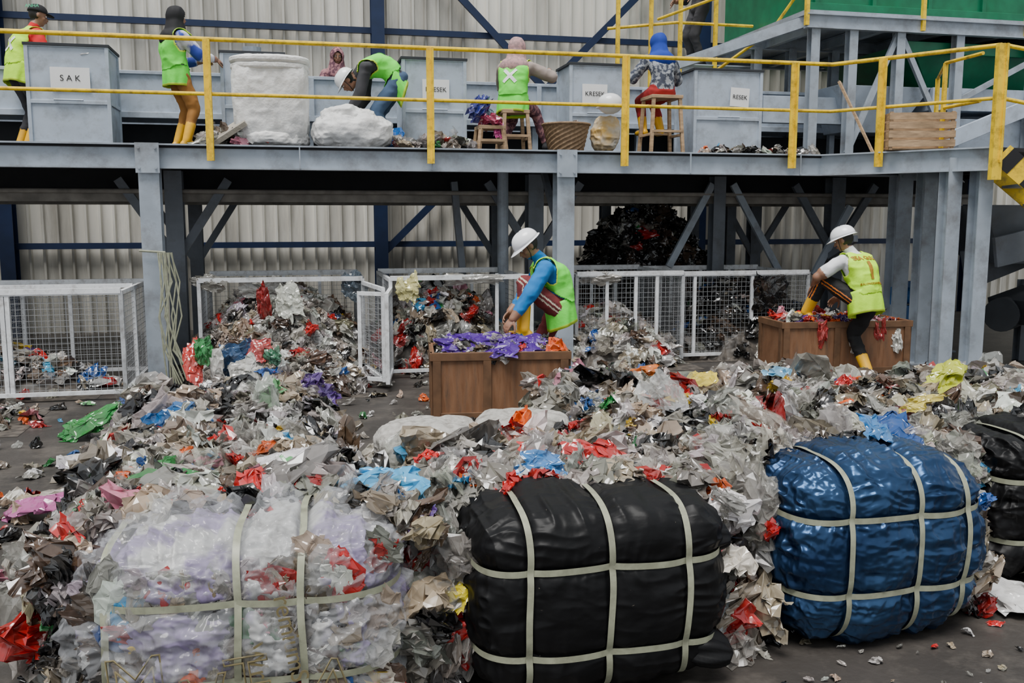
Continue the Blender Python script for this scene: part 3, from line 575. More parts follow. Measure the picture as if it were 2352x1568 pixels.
# ---------------------------------------------------------------- wooden bins
def bin_(name,c,ang,W,D,H,kind):
    e=empty(name); R=Matrix.Rotation(ang,3,'Z'); b=MB(); c=V((c[0],c[1],0))
    def bx(x,y,z,sx,sy,sz,mi=0): b.box(c+R@V((x,y,z)),(sx,sy,sz),R,mi)
    for sy in(-1,1):
        bx(0,sy*D/2,H/2,W,.02,H)
        for x in(-W/2+.03,-.12,W/2-.03): bx(x,sy*(D/2+.018),H/2,.07,.02,H,1)
        bx(0,sy*(D/2+.018),H-.035,W+.04,.022,.07,1); bx(0,sy*(D/2+.018),.04,W-.1,.02,.07,1)
    for sx in(-1,1):
        bx(sx*W/2,0,H/2,.02,D,H); bx(sx*(W/2+.018),0,H-.035,.022,D+.06,.07,1)
        for y in(-D/2+.03,D/2-.03): bx(sx*(W/2+.018),y,H/2,.02,.07,H,1)
    bx(0,0,H*.8,W-.03,D-.03,.02)
    b.obj('box',[M_wood,mat('bin_batten',(.13,.065,.03),.65,var=.3,scale=9)],e,bevel=.003)
    n=110; P=np.array([c+R@V((random.uniform(-.44,.44)*W,random.uniform(-.42,.42)*D,H+random.uniform(-.05,.04))) for _ in range(n)])
    scatter('bin_contents',P,np.tile([0,0,1.],(n,1)),rng.uniform(.08,.2,n),palette(n,kind),parent=e,T=T_hi); return e
e1=bin_('wooden_waste_bin',(-.13,8.35),math.radians(6),1.17,.66,.60,'mix')
e2=bin_('wooden_waste_bin',(3.72,10.75),math.radians(8),1.5,.62,.60,'red')
M_pp=mat('purple_polka_sheet',(.06,.012,.20),.3,var=.1,spec=.6,ridge=.4,rscale=8)
nt=M_pp.node_tree; vo=nt.nodes.new('ShaderNodeTexVoronoi'); vo.inputs['Scale'].default_value=24; lt=nt.nodes.new('ShaderNodeMath'); lt.operation='LESS_THAN'; lt.inputs[1].default_value=.16
mx=nt.nodes.new('ShaderNodeMix'); mx.data_type='RGBA'; tcn=[x for x in nt.nodes if x.type=='TEX_COORD'][0]; bs=nt.nodes['Principled BSDF']; src=bs.inputs['Base Color'].links[0].from_socket
nt.links.new(tcn.outputs['Object'],vo.inputs['Vector']); nt.links.new(vo.outputs['Distance'],lt.inputs[0]); nt.links.new(lt.outputs[0],mx.inputs[0]); nt.links.new(src,mx.inputs[6]); mx.inputs[7].default_value=(.45,.35,.65,1); nt.links.new(mx.outputs[2],bs.inputs['Base Color'])
for x,y,s in((-.45,8.25,.42),(-.12,8.22,.52),(.18,8.28,.44),(-.25,8.45,.48)): scatter('polka_dot_sheet',[(x,y,.65)],[(0,-.3,1)],[(s*1.15,s,.22)],np.ones((1,4)),T=T_sheet,jit=.1,spin=1,mat_=M_pp,parent=e1)
def drape(x,y,z,sx,sy,c,a=1,sz=.15,name='hanging_plastic_film'): scatter(name,[(x,y,z)],[(0,-1,.1)],[(sx,sy,sz)],np.array([[*c,a]]),T=T_sheet,jit=.12,spin=1)
for x,z,c in((3.45,.45,(.5,.03,.03)),(3.85,.42,(.6,.55,.5)),(4.15,.45,(.5,.04,.04)),(4.35,.42,(.6,.6,.56))): drape(x,10.42+.14*(x-3.7),z,.14,.4,c)
p=S(1.15,.3); drape(p.x,p.y-.3,.84,.16,.5,(.35,.02,.02)); p=S(1.4,.28); drape(p.x,p.y-.3,.86,.36,.45,(.6,.62,.55)); drape(p.x-.35,p.y-.02,.98,.5,.25,(.5,.5,.47),.7)
p=S(2.5,-.1); drape(p.x+.12,p.y-.05,1.0,.28,.34,(.62,.58,.25)); p=S(2.05,.3); drape(p.x,p.y,1.0,.35,.35,(.07,.1,.13)); p=S(.5,.3); drape(p.x,p.y,1.05,.4,.2,(.3,.29,.26))
p=S(7.15,.35); drape(p.x,p.y-.05,.85,.5,.5,(.012,.012,.013)); p=S(4.9,.2); drape(p.x,p.y,1.05,.5,.18,(.4,.38,.35)); p=S(3.3,-.1); drape(p.x,p.y,1.08,.7,.14,(.5,.49,.46),.7)
b=MB(); b.tube([S(-.12,-.13,1.42),S(.13,-.13,1.40)],.012)
for k in range(12):
    x0=.06+.013*k; b.tube([S(x0,-.15-.006*k,1.40),S(x0+.05*math.sin(k*2)+.03,-.19,1.1),S(x0+.07*math.sin(k*1.3),-.21,.75),S(x0+.02+.05*math.sin(k),-.22,.4),S(x0+.05+.015*k,-.25,.05)],.008)
b.obj('strapping_tail',[M_strap])
# ---------------------------------------------------------------- deck props
b=MB(); c=S(4.52,.35,2.5); n=28; rings=[]
for i in range(13):
    t=i/12; r=.2+.07*t; z=2.51+.3*t
    rings.append([V((c.x+(r+.006*(1 if (j+i)%2 else -1))*math.cos(2*math.pi*j/n),c.y+(r+.006*(1 if (j+i)%2 else -1))*math.sin(2*math.pi*j/n),z)) for j in range(n)])
b.loft(rings,cap=False); b.tube([V((c.x+.275*math.cos(a),c.y+.275*math.sin(a),2.815)) for a in np.linspace(0,2*math.pi,30)],.014)
b.obj('wicker_basket',[mat('wicker',(.34,.22,.12),.7,c2=(.18,.11,.06),scale=30)])
sc_box(20,4.52,.35,2.76,.3,.3,'mix',.04,.12,'basket_contents')
b=MB(); R=Matrix.Rotation(-.1,3,'Z'); c=V((4.62,10.95,2.52))
for sy in(-.25,.25):
    for i in range(4): b.box(c+R@V((0,sy,.06+.1*i)),(.72,.014,.075),R)
for sx in(-.35,.35):
    for i in range(4): b.box(c+R@V((sx,0,.06+.1*i)),(.014,.5,.075),R)
    for sy in(-.23,.23): b.box(c+R@V((sx*.95,sy,.2)),(.035,.035,.42),R)
for i in range(5): b.box(c+R@V((0,-.2+.1*i,.0)),(.7,.08,.014),R)
b.obj('wooden_crate',[M_wood2])
def stool(u,v,w,h,name='wooden_stool'):
    b=MB(); b.sb(u-w/2,u+w/2,v-w/2,v+w/2,DZ+h-.04,DZ+h)
    for a in(-1,1):
        for c in(-1,1): b.beam(S(u+a*w*.52,v+c*w*.52,DZ),S(u+a*w*.42,v+c*w*.42,DZ+h-.03),.04,.04)
        b.beam(S(u+a*w*.5,v-w*.5,DZ+h*.35),S(u+a*w*.5,v+w*.5,DZ+h*.35),.03,.03); b.beam(S(u-w*.5,v+a*w*.5,DZ+h*.4),S(u+w*.5,v+a*w*.5,DZ+h*.4),.03,.03)
    b.obj(name,[M_wood2],bevel=.003)
stool(5.85,.75,.4,.72); stool(3.98,.72,.32,.5); stool(-1.95,.9,.4,.5)
stool(3.62,.35,.3,.28,'low_stool')
scatter('folded_clothes',[tuple(S(3.62,.33,2.84)),tuple(S(3.5,.33,2.98)),tuple(S(3.72,.3,2.75)),tuple(S(3.62,.4,2.9))],[(0,-.6,.8)]*4,[(.4,.3,.2),(.2,.3,.5),(.2,.35,.2),(.3,.2,.2)],np.array([[.55,.05,.15,1],[.02,.03,.25,1],[.6,.06,.3,1],[.3,.5,.6,1]]),T=T_hi)
sc_box(40,3.0,.35,2.53,.9,.4,'mix',.1,.2,'deck_waste'); sc_box(40,.8,.4,2.53,.6,.4,'pale',.12,.2,'deck_waste'); sc_box(40,7,.5,2.53,1.6,.4,'mix',.05,.16,'deck_waste')
b=MB(); b.beam(S(.55,.35,2.52),S(.95,.3,2.78),.34,.05,up=(0,-.3,1)); b.obj('foam_board',[mat('dirty_foam',(.42,.38,.32),.9,bump=.6,bscale=30)])
blob('yellow_plastic_bag',tuple(S(5.0,.35,2.72)),(.32,.22,.42),2.4,.02,21,mat('yellow_bag',(.70,.42,.08),.35,c2=(.6,.58,.52),scale=7,spec=.6),fr=8)
b=MB(); b.beam(S(8.6,.4,2.5),S(8.35,.9,3.5),.03,.03); b.obj('wooden_pole',[M_wood2])
b=MB(); b.cyl(S(1.0,1.4,3.6),S(1.0,1.4,3.72),.1,.11,n=16); b.obj('small_pot',[M_steel])
# ---------------------------------------------------------------- people
def remesh(mb,vox,sm=4,fac=.5):
    o=mb.obj('tmp',[]); r=o.modifiers.new('r','REMESH'); r.mode='VOXEL'; r.voxel_size=vox; r.adaptivity=0
    s=o.modifiers.new('s','SMOOTH'); s.iterations=sm; s.factor=fac
    dg=bpy.context.evaluated_depsgraph_get(); ev=o.evaluated_get(dg); me=bpy.data.meshes.new_from_object(ev)
    n=len(me.vertices); v=np.zeros(n*3); me.vertices.foreach_get('co',v); nr=np.zeros(n*3); me.vertices.foreach_get('normal',nr)
    f=np.zeros(len(me.loops),int); me.loops.foreach_get('vertex_index',f); tot=np.zeros(len(me.polygons),int); me.polygons.foreach_get('loop_total',tot)
    if not (tot==4).all():
        q=[tuple(p.vertices) for p in me.polygons if len(p.vertices)==4]; f=np.array(q)
    else: f=f.reshape(-1,4)
    bpy.data.objects.remove(o); bpy.data.meshes.remove(me)
    return v.reshape(-1,3),nr.reshape(-1,3),f
def ik(a,b,l1,l2,pole):
    d=b-a; L=max(min(d.length,(l1+l2)*.995),abs(l1-l2)+.02); dn=d.normalized(); b2=a+dn*L; x=(l1*l1-l2*l2+L*L)/(2*L); h=math.sqrt(max(l1*l1-x*x,0))
    p=(pole-dn*pole.dot(dn)); p.normalize(); return a+dn*x+p*h,b2
def segd(P,a,b,ra,rb):
    a=np.array(a);b=np.array(b);d=b-a; t=np.clip((P-a)@d/(d@d),0,1); return np.linalg.norm(P-(a+t[:,None]*d),axis=1)-(ra+t*(rb-ra)),t
def hand(w,d,n,side,k,curl,m,parent):
    b=MB(); d=d.normalized(); n=(n-d*n.dot(d)).normalized(); s=d.cross(n).normalized()*side
    R=Matrix((s,d,n)).transposed(); b.ell(w+d*.045*k,(.041*k,.052*k,.016*k),R,n=16); b.cone(w-d*.02,w+d*.02*k,.024*k,.024*k)
    for i,(o,l) in enumerate(((.03,.072),(.011,.082),(-.009,.076),(-.028,.058))):
        p=w+d*(.078-abs(o)*.25)*k+s*o*k; dd=d+s*o*1.5; dd.normalize(); r=.0095*k
        for j,f in enumerate((.42,.32,.26)):
            ang=curl*(.6+.4*j); ax=dd.cross(n); 
            dd=(Matrix.Rotation(ang,3,ax.normalized())@dd).normalized(); q=p+dd*l*f*k; b.cone(p,q,r,r*.9,n=10); p=q; r*=.9
    p=w+d*.02*k+s*.03*k; dd=(d*.6+s*.8+n*.3).normalized()
    for j in range(3): q=p+dd*(.036,.03,.024)[j]*k; b.cone(p,q,(.013-.0015*j)*k,(.0115-.0015*j)*k,n=10); p=q; dd=(dd+d*.35+n*.15).normalized()
    v,nr,f=remesh(b,.0045*k,2); npmesh('hand',v,f,[m],parent=parent,smooth=True)
def person(name,base,fwd,k=1.,pel=(0,0,.90),che=(.02,0,1.34),head=(.05,0,1.57),face=(1,0,0),wl=(.2,-.2,.95),wr=(.2,.2,.95),al=(0,-.1,.09),ar=(0,.1,.09),
           top=None,pants=None,boots=None,vest=None,sleeve=1.9,pants_end=1.6,bow=.03,headgear=None,hgm=None,skin=None,glove=None,mark=None,elp=None,ery=None,kn_l=None,kn_r=None,voxel=.0115,curl=.45,hips=.09,tofwd=None,loose=.018,stripe=None):
    e=empty(name); base=V(base); F=V(fwd).normalized(); Rt=V((F.y,-F.x,0)); Z=V((0,0,1)); skin=skin or M_skin; boots=boots or M_rubY
    W=lambda t:base+F*t[0]+Rt*t[1]+Z*t[2]
    D=lambda t:(F*t[0]+Rt*t[1]+Z*t[2]).normalized()
    P,Cc,H=W(pel),W(che),W(head); sp=(Cc-P); TL=sp.length; sp.normalize()
    F2=D(tofwd) if tofwd else F; R2=V((F2.y,-F2.x,0)).normalized() if tofwd else Rt
    fr=sp.cross(Rt).normalized(); fr2=sp.cross(R2).normalized()
    b=MB(); SG=[]
    st=[(-.24,.12,.09),(-.14,.16,.12),(0,.168,.122),(.18,.155,.112),(.4,.15,.108),(.65,.17,.12),(.82,.19,.118),(.95,.175,.092),(1.05,.12,.068),(1.13,.06,.055)]
    rings=[]
    for t,hw,hd in st:
        rr=Rt.lerp(R2,max(0,min(1,t))).normalized(); ff=sp.cross(rr).normalized(); c=P+sp*TL*t-ff*bow*math.sin(math.pi*max(0,min(1,t)))*1.5
        rings.append([c+rr*hw*k*math.copysign(abs(math.cos(a))**.8,math.cos(a))+ff*hd*k*math.copysign(abs(math.sin(a))**.8,math.sin(a)) for a in np.linspace(0,2*math.pi,24,endpoint=False)])
    b.loft(rings)
    SG.append(('torso',P,Cc,.13*k,.14*k))
    fd=D(face); hu=(Z-fd*Z.dot(fd)); 
    nk=(H-Cc).normalized(); hu=(hu.normalized()*.6+nk*.6); hu=(hu-fd*hu.dot(fd)).normalized(); hr=fd.cross(hu).normalized(); HR=Matrix((hr,fd,hu)).transposed()
    b.cone(Cc+sp*.04*k,H-hu*.06*k,.056*k,.052*k); SG.append(('neck',Cc+sp*.07*k,H-hu*.06*k,.05*k,.05*k))
    L=lambda x,y,z:H+(hr*x+fd*y+hu*z)*k
    b.ell(L(0,-.008,.02),(.077*k,.096*k,.095*k),HR,n=20); b.ell(L(0,.028,-.055),(.056*k,.058*k,.058*k),HR,n=16); b.ell(L(0,.05,-.09),(.03*k,.03*k,.024*k),HR)
    b.ell(L(0,.07,.025),(.06*k,.02*k,.014*k),HR); b.cone(L(0,.088,.005),L(0,.108,-.03),.008*k,.013*k); b.ell(L(0,.09,-.058),(.024*k,.01*k,.009*k),HR)
    for s in(-1,1): b.ell(L(s*.08,-.005,-.01),(.01*k,.02*k,.032*k),HR); b.ell(L(s*.045,.06,-.03),(.022*k,.02*k,.02*k),HR)
    SG.append(('head',L(0,0,-.04),L(0,0,.02),.08*k,.09*k))
    sh={};wrp={}
    for s,wt,pole,nm in((-1,wl,elp,'l'),(1,wr,ery,'r')):
        sj=Cc+R2*s*.175*k-sp*.03*k; pl=D(pole) if pole else (-F*.7+Rt*s*.6-Z*.5); ej,wj=ik(sj,W(wt),.29*k,.26*k,pl)
        m=loose if sleeve>.9 else .006
        b.ell(sj,(.066*k+m*.5,)*3)
        b.cone(sj,ej,.056*k+m*.8,.044*k+m); b.cone(ej,wj,(.043*k+(m if sleeve>1.2 else 0)),(.027*k+(.012 if sleeve>1.6 else 0)))
        if .2<sleeve<1: q=sj.lerp(ej,sleeve); b.cone(sj,q,.066*k,.068*k)
        SG.append(('ua'+nm,sj,ej,.06*k,.05*k)); SG.append(('fa'+nm,ej,wj,.045*k,.03*k)); sh[nm]=sj; wrp[nm]=(ej,wj)
    for s,at,pole,nm in((-1,al,kn_l,'l'),(1,ar,kn_r,'r')):
        hj=P+Rt*s*hips*k-Z*.03*k; pl=D(pole) if pole else F+Z*.1; kj,aj=ik(hj,W(at),.43*k,.41*k,pl)
        b.cone(hj,kj,.098*k,.074*k); b.cone(kj,aj,.070*k,.048*k); b.cone(kj.lerp(aj,.5),aj,.064*k,.056*k)
        td=F*.97+Rt*s*.15; a0=aj-Z*.045*k; b.cone(a0-td*.045*k,a0+td*.13*k,.044*k,.036*k); b.ell(a0+td*.12*k-Z*.004,(.045*k,.05*k,.034*k))
        SG.append(('th'+nm,hj,kj,.09*k,.068*k)); SG.append(('sh'+nm,kj,aj,.065*k,.055*k)); SG.append(('ft'+nm,a0-td*.04*k,a0+td*.15*k,.045*k,.04*k))
    v,nr,f=remesh(b,voxel,3)
    ds=[];ts=[]
    for (lb,a,c,ra,rb) in SG: d,t=segd(v,a,c,ra,rb); ds.append(d);ts.append(t)
    ds=np.array(ds);ts=np.array(ts); li=ds.argmin(0); tt=ts[li,np.arange(len(v))]; lab=np.array([s[0] for s in SG])[li]
    mi=np.zeros(len(v),int)
    def S_(p): return np.char.startswith(lab,p)
    mi[S_('torso')]=1; mi[S_('th')]=2
    low=((v-np.array(P))@np.array(sp))<-.02*k; mi[S_('torso')&low]=2
    mi[S_('ua')&(tt<=sleeve)]=1; mi[S_('fa')&(tt+1<=sleeve)]=1; mi[S_('sh')&(tt+1<=pants_end)]=2; mi[S_('sh')&(tt+1>pants_end)]=3; mi[S_('ft')]=3
    hl=(v-np.array(H))@np.array(HR)/k; hd_=S_('head'); mi[hd_&((hl[:,2]>.055)|((hl[:,1]<.005)&(hl[:,2]>-.055)&(np.abs(hl[:,0])<.082))|(hl[:,1]<-.03)&(hl[:,2]>-.08))]=4
    if stripe:
        for nm in 'lr':
            for sg in SG:
                if sg[0] in('th'+nm,'sh'+nm):
                    a=np.array(sg[1]);c=np.array(sg[2]); ax=(c-a)/np.linalg.norm(c-a); o=np.array(Rt)*(-1 if nm=='l' else 1); bb=np.cross(ax,o); bb/=np.linalg.norm(bb)
                    q=(v-a)@bb; side=(v-a)@o; kk=(lab==sg[0])&(mi==2)&(side>.02)&(np.abs(np.abs(q)-.018)<.008); mi[kk]=5
    cl=(mi==1)|(mi==2); v=v+nr*((cl*(.0075*vnoise(v*np.array([16,16,9]),3)+.006*ridg(v*np.array([11,11,16]),5)))[:,None])
    fm=np.array([np.bincount(r,minlength=6).argmax() for r in mi[f]])
    npmesh('body',v,f,[skin,top,pants,boots,M_hair,stripe or top],parent=e,smooth=True,mi=fm)
    b=MB()
    for s in(-1,1): b.ell(L(s*.031,.080,.004),(.0135*k,.011*k,.0085*k),HR,0,10); b.ell(L(s*.031,.090,.004),(.006*k,.004*k,.006*k),HR,1,8); b.ell(L(s*.031,.088,.022),(.018*k,.006*k,.003*k),HR,1,8)
    b.ell(L(0,.100,-.057),(.02*k,.005*k,.004*k),HR,2,8)
    b.obj('eyes_and_lips',[mat('eye_white',(.7,.68,.65),.3),M_hair,mat('lips',(.28,.09,.07),.5)],e,smooth=True)
    for nm,s in(('l',1),('r',-1)):
        ej,wj=wrp[nm]; d=(wj-ej).normalized(); hand(wj,(d+F*.2-Z*.1),(-Z*.6+Rt*s*.5-F*.2),s,k*1.0,curl,glove or skin,e)
    bvh=None
    if vest:
        q=v-np.array(P); tq=(q@np.array(sp))/TL; okv=(tq>.04)&(tq<1.13)
        for nm in 'lr':
            d,_=segd(v,sh[nm]+ (sh[nm]-Cc)*.25,sh[nm]-sp*.10*k+(sh[nm]-Cc)*.35,0,0); okv&=d>.088*k
            okv&=~(np.char.startswith(lab,'fa'+nm)); okv&=~(np.char.startswith(lab,'ua'+nm)&(tt>.25))
        d,_=segd(v,Cc+sp*.05*k,H,0,0); okv&=d>.078*k
        fq=q@np.array(fr2); okv&=~((fq>0)&(tq>.8)&(np.abs(q@np.array(R2))<.04*k+.08*k*(tq-.8)*3))
        okv&=~(np.char.startswith(lab,'sh')|np.char.startswith(lab,'ft')|np.char.startswith(lab,'head')|np.char.startswith(lab,'th'))
        fs=f[okv[f].all(1)]
        ed={}
        for r_ in fs.tolist():
            for a_,b_ in((r_[0],r_[1]),(r_[1],r_[2]),(r_[2],r_[3]),(r_[3],r_[0])):
                kk=(a_,b_) if a_<b_ else (b_,a_); ed[kk]=ed.get(kk,0)+1
        bv=np.zeros(len(v),bool)
        for (a_,b_),c_ in ed.items():
            if c_==1: bv[a_]=bv[b_]=True
        vv=v+nr*(.016+.010*np.clip(.5-tq,0,.5))[:,None]+nr*(.007*vnoise(v*np.array([9,9,4]),11)+.004*ridg(v*np.array([12,12,7]),12))[:,None]
        used=np.unique(fs); mp=-np.ones(len(v),int); mp[used]=np.arange(len(used)); bd=bv[fs].any(1)&(tq[fs].min(1)>.3)
        VV=[V(x) for x in vv[used]]; FF=[tuple(int(i) for i in x) for x in mp[fs]]
        rings=[];n=72; hem=(-Z*.5+(-sp)*.5).normalized()
        for j in range(10):
            s_=j/9; rr=[]; c=P+sp*TL*.16+hem*(s_*.24*k)-fr*(bow*.5*(1-s_)+.01*s_)
            for a in np.linspace(0,2*math.pi,n,endpoint=False):
                fl=1+.07*min(1,s_*2)+.05*s_*math.sin(a*6+1)+.03*math.sin(a*11+s_*3)*s_
                rr.append(c+Rt*(.158*k+.019)*fl*math.copysign(abs(math.cos(a))**.85,math.cos(a))+fr*(.114*k+.019)*fl*math.copysign(abs(math.sin(a))**.85,math.sin(a)))
            rings.append(rr)
        o=len(VV)
        for r_ in rings: VV+=r_
        for j in range(9):
            for i in range(n): kx=(i+1)%n; FF.append((o+j*n+i,o+j*n+kx,o+(j+1)*n+kx,o+(j+1)*n+i))
        mi2=np.r_[bd.astype(int),np.repeat([0]*8+[1],n)]
        vo_=npmesh('safety_vest',np.array([tuple(x) for x in VV]),np.array(FF),[vest,M_trim],parent=e,smooth=True,mi=mi2)
        so_=vo_.modifiers.new('s','SOLIDIFY'); so_.thickness=.005; so_.offset=0
        bvh=BVHTree.FromPolygons(VV,FF)
    def proj(pts,faces,org,r,u,m,nm):
        n=r.cross(u); out=[]
        for x,y in pts:
            o=org+r*x+u*y; h=bvh.ray_cast(o+n*.4,-n); out.append((h[0]+n*.010) if h[0] else o+n*.16)
        b=MB(); b.add(out,faces); b.obj(nm,[m],e)
    if mark and bvh:
        rgt=R2; cc=P+sp*TL*.55
        if mark=='X':
            pts=[];fs=[]
            for sg in(-1,1):
                for i in range(9):
                    t=(i/8-.5)*.15; o=len(pts) 
                    pts+=[(t-.014,sg*t+.014*sg),(t+.014,sg*t-.014*sg)]
                    if i: fs.append((o-2,o-1,o+1,o))
            proj(pts,fs,cc,rgt,sp,mat('white_tape',(.9,.9,.9),.6),'back_tape_cross')
        else:
            for s,sz,off,xo in mark:
                c=bpy.data.curves.new('t','FONT'); c.body=s; c.size=sz; c.align_x='CENTER'; c.align_y='CENTER'; c.resolution_u=3; c.offset=.006 if sz>.2 else (.003 if sz>.05 else 0)
                o=bpy.data.objects.new('t',c); col.objects.link(o); dg=bpy.context.evaluated_depsgraph_get(); me=bpy.data.meshes.new_from_object(o.evaluated_get(dg))
                bm=bmesh.new(); bm.from_mesh(me); bmesh.ops.triangulate(bm,faces=bm.faces)
                for _ in range(2): bmesh.ops.subdivide_edges(bm,edges=[x for x in bm.edges if x.calc_length()>.02],cuts=1); bmesh.ops.triangulate(bm,faces=bm.faces)
                bm.verts.index_update(); pts=[(x.co.x+xo,x.co.y) for x in bm.verts]; fs=[tuple(q.index for q in x.verts) for x in bm.faces]; bm.free(); bpy.data.objects.remove(o)
                proj(pts,fs,P+sp*TL*off,rgt,sp,mat('gold_print',(.38,.19,.01),.6),'vest_lettering')
    if headgear=='helmet':
        b=MB(); rg=[]; 
        for i in range(9):
            a=i/8*math.pi/2*.97; r=math.cos(a)**.8; z=math.sin(a)
            rg.append([L(.108*r*math.cos(t),-.005+.132*r*math.sin(t),.035+.112*z+(.004 if abs(math.cos(t))<.2 else 0)) for t in np.linspace(0,2*math.pi,32,endpoint=False)])
        b.loft(rg)
        r1=[L(.108*math.cos(t),-.005+.132*math.sin(t),.036) for t in np.linspace(0,2*math.pi,32,endpoint=False)]
        r2=[L(.122*math.cos(t),-.005+(.148+.045*max(0,math.sin(t))**2)*math.sin(t),.026-.012*max(0,math.sin(t))) for t in np.linspace(0,2*math.pi,32,endpoint=False)]
        b.loft([r2,r1],cap=False); b.obj('helmet',[hgm or M_helm],e,smooth=True)
        o=e.children[-1]; so_=o.modifiers.new('s','SOLIDIFY'); so_.thickness=.004
        b=MB(); 
        for s in(-1,1): b.tube([L(s*.09,.03,.03),L(s*.075,.04,-.06),L(0,.055,-.118)],.004,6)
        b.obj('chin_strap',[M_blackcloth],e)
    elif headgear=='cap':
        b=MB(); rg=[]
        for i in range(8):
            a=i/7*math.pi/2*.97; rg.append([L(.089*math.cos(a)**.7*math.cos(t),-.008+.108*math.cos(a)**.7*math.sin(t),.03+.095*math.sin(a)) for t in np.linspace(0,2*math.pi,24,endpoint=False)])
        b.loft(rg); b.loft([[L(.07*math.cos(t),.08+.09*math.sin(t),.035-.01*math.sin(t)+dz) for t in np.linspace(0,math.pi,12)] for dz in(0,.006)]); b.obj('cap',[hgm or M_blackcloth],e,smooth=True)
    elif headgear=='hijab':
        b=MB(); b.ell(L(0,-.01,.012),(.104*k,.12*k,.125*k),HR,n=20); b.cone(L(0,-.015,-.05),Cc-sp*.02*k,.10*k,.15*k); b.ell(Cc-sp*.04*k-fr2*.02*k,(.20*k,.17*k,.13*k),Matrix((R2,fr2,sp)).transposed(),n=20)
        v,nr,f=remesh(b,.012,4); v=v+nr*(.005*vnoise(v*np.array([20,20,8]),2)+.005*ridg(v*np.array([14,14,5]),4))[:,None]; hl=(v-np.array(H))@np.array(HR)/k
        hole=(hl[:,1]>.045)&((hl[:,0]/.06)**2+((hl[:,2]+.015)/.085)**2<1); f=f[~hole[f].any(1)]
        npmesh('hijab',v,f,[hgm],parent=e,smooth=True)
    e['head']=list(H); return e
M_bluesh=cm('blue_shirt',(.005,.16,.45),rough=.85,var=.12); M_burg=cm('burgundy_trousers',(.12,.015,.02),rough=.85,c2=(.2,.03,.03)); M_bpants=cm('black_trackpants',(.008,.008,.009),rough=.8)
M_wsh=cm('white_tshirt',(.72,.72,.74),rough=.85); M_red=cm('red_shirt',(.6,.01,.015),rough=.85); M_brown=cm('brown_trousers',(.36,.16,.035),rough=.85); M_cream=cm('cream_stripe',(.6,.55,.42),rough=.85); M_or=cm('orange_stripe',(.8,.2,.02),rough=.8)
M_bj=cm('blue_white_jacket',(.03,.06,.36),rough=.8,c2=(.65,.65,.7),scale=4,sharp=True); M_grey=cm('grey_sweater',(.33,.27,.24),rough=.9)
M_pat=cm('patterned_fabric',(.36,.17,.18),rough=.9,c2=(.12,.05,.07),scale=22,sharp=True); M_pat2=cm('patterned_grey',(.33,.35,.38),rough=.9,c2=(.06,.07,.10),scale=22,sharp=True)
M_hp=cm('dusty_pink_cloth',(.48,.28,.28),rough=.9,c2=(.34,.22,.22),scale=25,sharp=True); M_hb=cm('blue_hijab',(.01,.04,.30),rough=.9); M_jean=cm('denim',(.05,.09,.16),rough=.9); M_gl=cm('teal_glove',(.1,.45,.4),rough=.8); M_khaki=cm('dark_cloth',(.04,.04,.045),rough=.9)
person('sorting_worker',(.45,8.95,0),(-1,-.05,0),1.06,pel=(0,0,.90),che=(.16,0,1.31),head=(.30,-.02,1.49),face=(.75,-.15,-.62),wl=(.48,-.38,.80),wr=(.52,-.10,.80),al=(.36,-.28,.72),ar=(-.03,.1,.09),
   top=M_bluesh,pants=M_burg,vest=M_lime,headgear='helmet',sleeve=1.75,bow=.05,kn_l=(.6,-.1,1),elp=(-.3,-.8,.1),voxel=.0095,pants_end=1.3,loose=.024,stripe=M_cream)
person('sorting_worker',(3.85,10.18,0),(-.42,.9,0),1.06,pel=(0,0,.88),che=(.16,-.03,1.31),head=(.25,-.10,1.51),face=(.8,-.45,-.35),wl=(.5,-.28,1.0),wr=(.5,.1,.85),al=(.55,-.32,.70),ar=(-.02,.06,.09),
   top=M_wsh,pants=M_bpants,vest=M_lime2,headgear='helmet',sleeve=.75,bow=.03,kn_l=(.5,-.3,1),voxel=.0095,mark=[('SEA GULL',.075,.90,0),('1',.28,.56,0),('BALONGDANSUNG',.034,.26,0)],elp=(-.5,-.8,.1),stripe=M_or)
F=Sd
e=person('sorting_worker',S(-1.55,1.6,DZ),F(.75,.6),1.0,top=M_red,pants=M_khaki,vest=M_lime2,headgear='cap',sleeve=1.1,mark='X',che=(.14,0,1.32),head=(.24,0,1.54),face=(.9,.3,-.2),wl=(.4,-.2,1.05),wr=(.4,.2,1.0))
hp=V(e['head']); text('ANHA',hp+V((.0,-.125,.085)),(1,0,0),(0,.2,1),.055,mat('cap_green',(.05,.5,.25),.6),e,'cap_lettering')
person('sorting_worker',S(.22,.85,DZ),F(.9,.5),.90,pel=(0,0,.83),che=(.0,0,1.22),head=(.02,0,1.42),face=(1,.1,-.05),top=M_bj,pants=M_brown,vest=M_lime,headgear='hijab',hgm=M_blackcloth,wl=(.33,-.1,1.0),wr=(.4,.1,1.0),al=(.02,-.11,.09),ar=(.02,.13,.09),sleeve=1.8,pants_end=1.45,loose=.024)
person('sorting_worker',S(2.05,3.0,DZ),F(0,-1),.88,pel=(0,0,.80),che=(.08,0,1.20),head=(.12,0,1.40),face=(1,-.1,-.2),top=M_pat,pants=M_khaki,headgear='hijab',hgm=M_pat,wl=(.35,-.2,.9),wr=(.35,.2,.9))
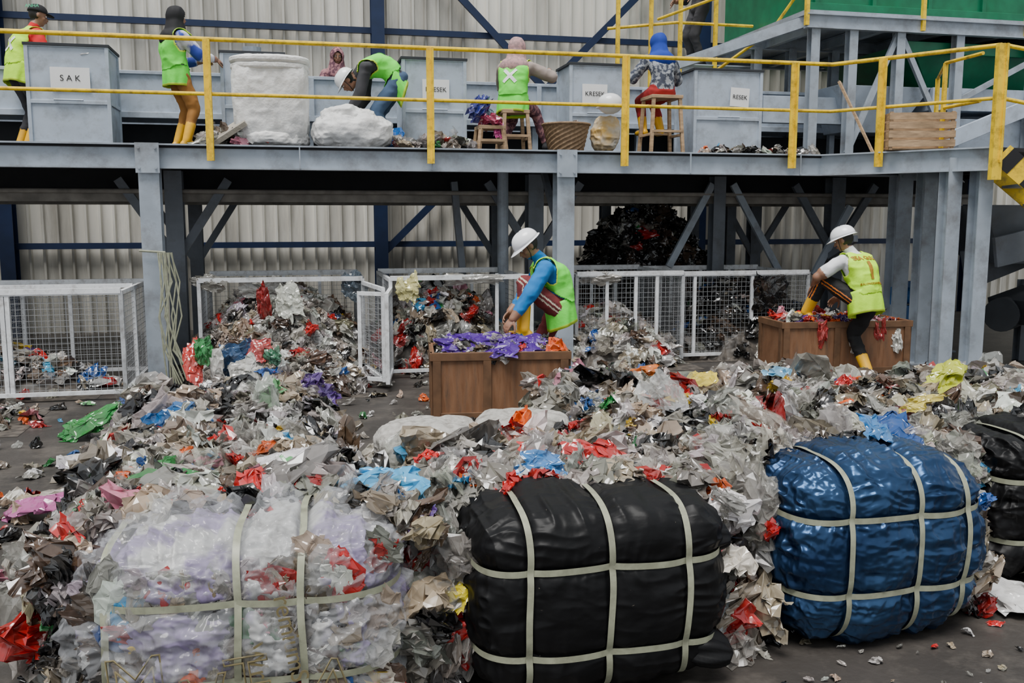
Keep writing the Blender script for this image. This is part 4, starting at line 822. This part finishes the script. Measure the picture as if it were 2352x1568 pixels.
person('sorting_worker',S(2.62,.72,DZ),F(-1,.1),.98,pel=(0,0,.80),che=(.38,0,.92),head=(.56,0,.79),face=(.55,0,-.8),top=M_khaki,pants=M_jean,vest=M_lime,headgear='helmet',wl=(.55,-.15,.42),wr=(.5,.15,.42),bow=.07,mark='X',kn_l=(1,0,0),kn_r=(1,0,0),al=(.05,-.12,.09),ar=(0,.12,.09))
person('sorting_worker',S(3.98,.72,DZ),F(.55,.85),.98,pel=(0,0,.62),che=(.10,0,1.03),head=(.14,0,1.23),face=(.9,.2,-.3),top=M_grey,pants=M_pat,vest=M_lime,headgear='hijab',hgm=M_hp,wl=(.45,-.1,.95),wr=(.42,.30,1.0),al=(.20,-.25,.09),ar=(.42,.28,.14),glove=M_gl,mark='X',pants_end=1.95,boots=M_khaki,loose=.024)
person('sorting_worker',S(5.35,3.0,DZ),F(-.2,-1),.88,pel=(0,0,.80),che=(.14,0,1.14),head=(.22,0,1.31),face=(.7,0,-.6),top=cm('greyblue_shirt',(.14,.17,.23),rough=.9),pants=M_khaki,wl=(.4,-.15,.9),wr=(.4,.2,.9))
person('sorting_worker',S(5.85,.75,DZ),F(-.1,1),.94,pel=(0,0,.80),che=(.08,0,1.18),head=(.12,0,1.37),face=(.9,-.3,-.3),top=M_pat2,pants=cm('red_skirt',(.35,.02,.02),rough=.9),vest=None,headgear='hijab',hgm=M_hb,wl=(.4,-.2,1.0),wr=(.4,.2,1.0),al=(.25,-.12,.35),ar=(.25,.12,.35),loose=.026)
person('sorting_worker',S(7.5,3.0,DZ),F(-.2,-1),.95,pel=(0,0,.85),che=(.3,0,1.18),head=(.45,0,1.25),face=(.6,0,-.8),top=M_khaki,pants=M_khaki,vest=M_lime,headgear='cap',wl=(.5,-.2,.9),wr=(.5,.2,.9),bow=.05)
person('sorting_worker',S(7.45,3.3,3.98),F(-1,-.2),1.,top=M_khaki,pants=M_khaki,boots=M_blackcloth,wl=(.3,-.2,1.0),wr=(.3,.2,1.0))
b=MB(); b.ell(S(5.0,.2,3.05),(.15,.13,.12),n=20); b.cyl(S(5.0,.2,3.0),S(5.0,.2,3.01),.16,n=20); b.obj('hard_hat',[M_helm],smooth=True)
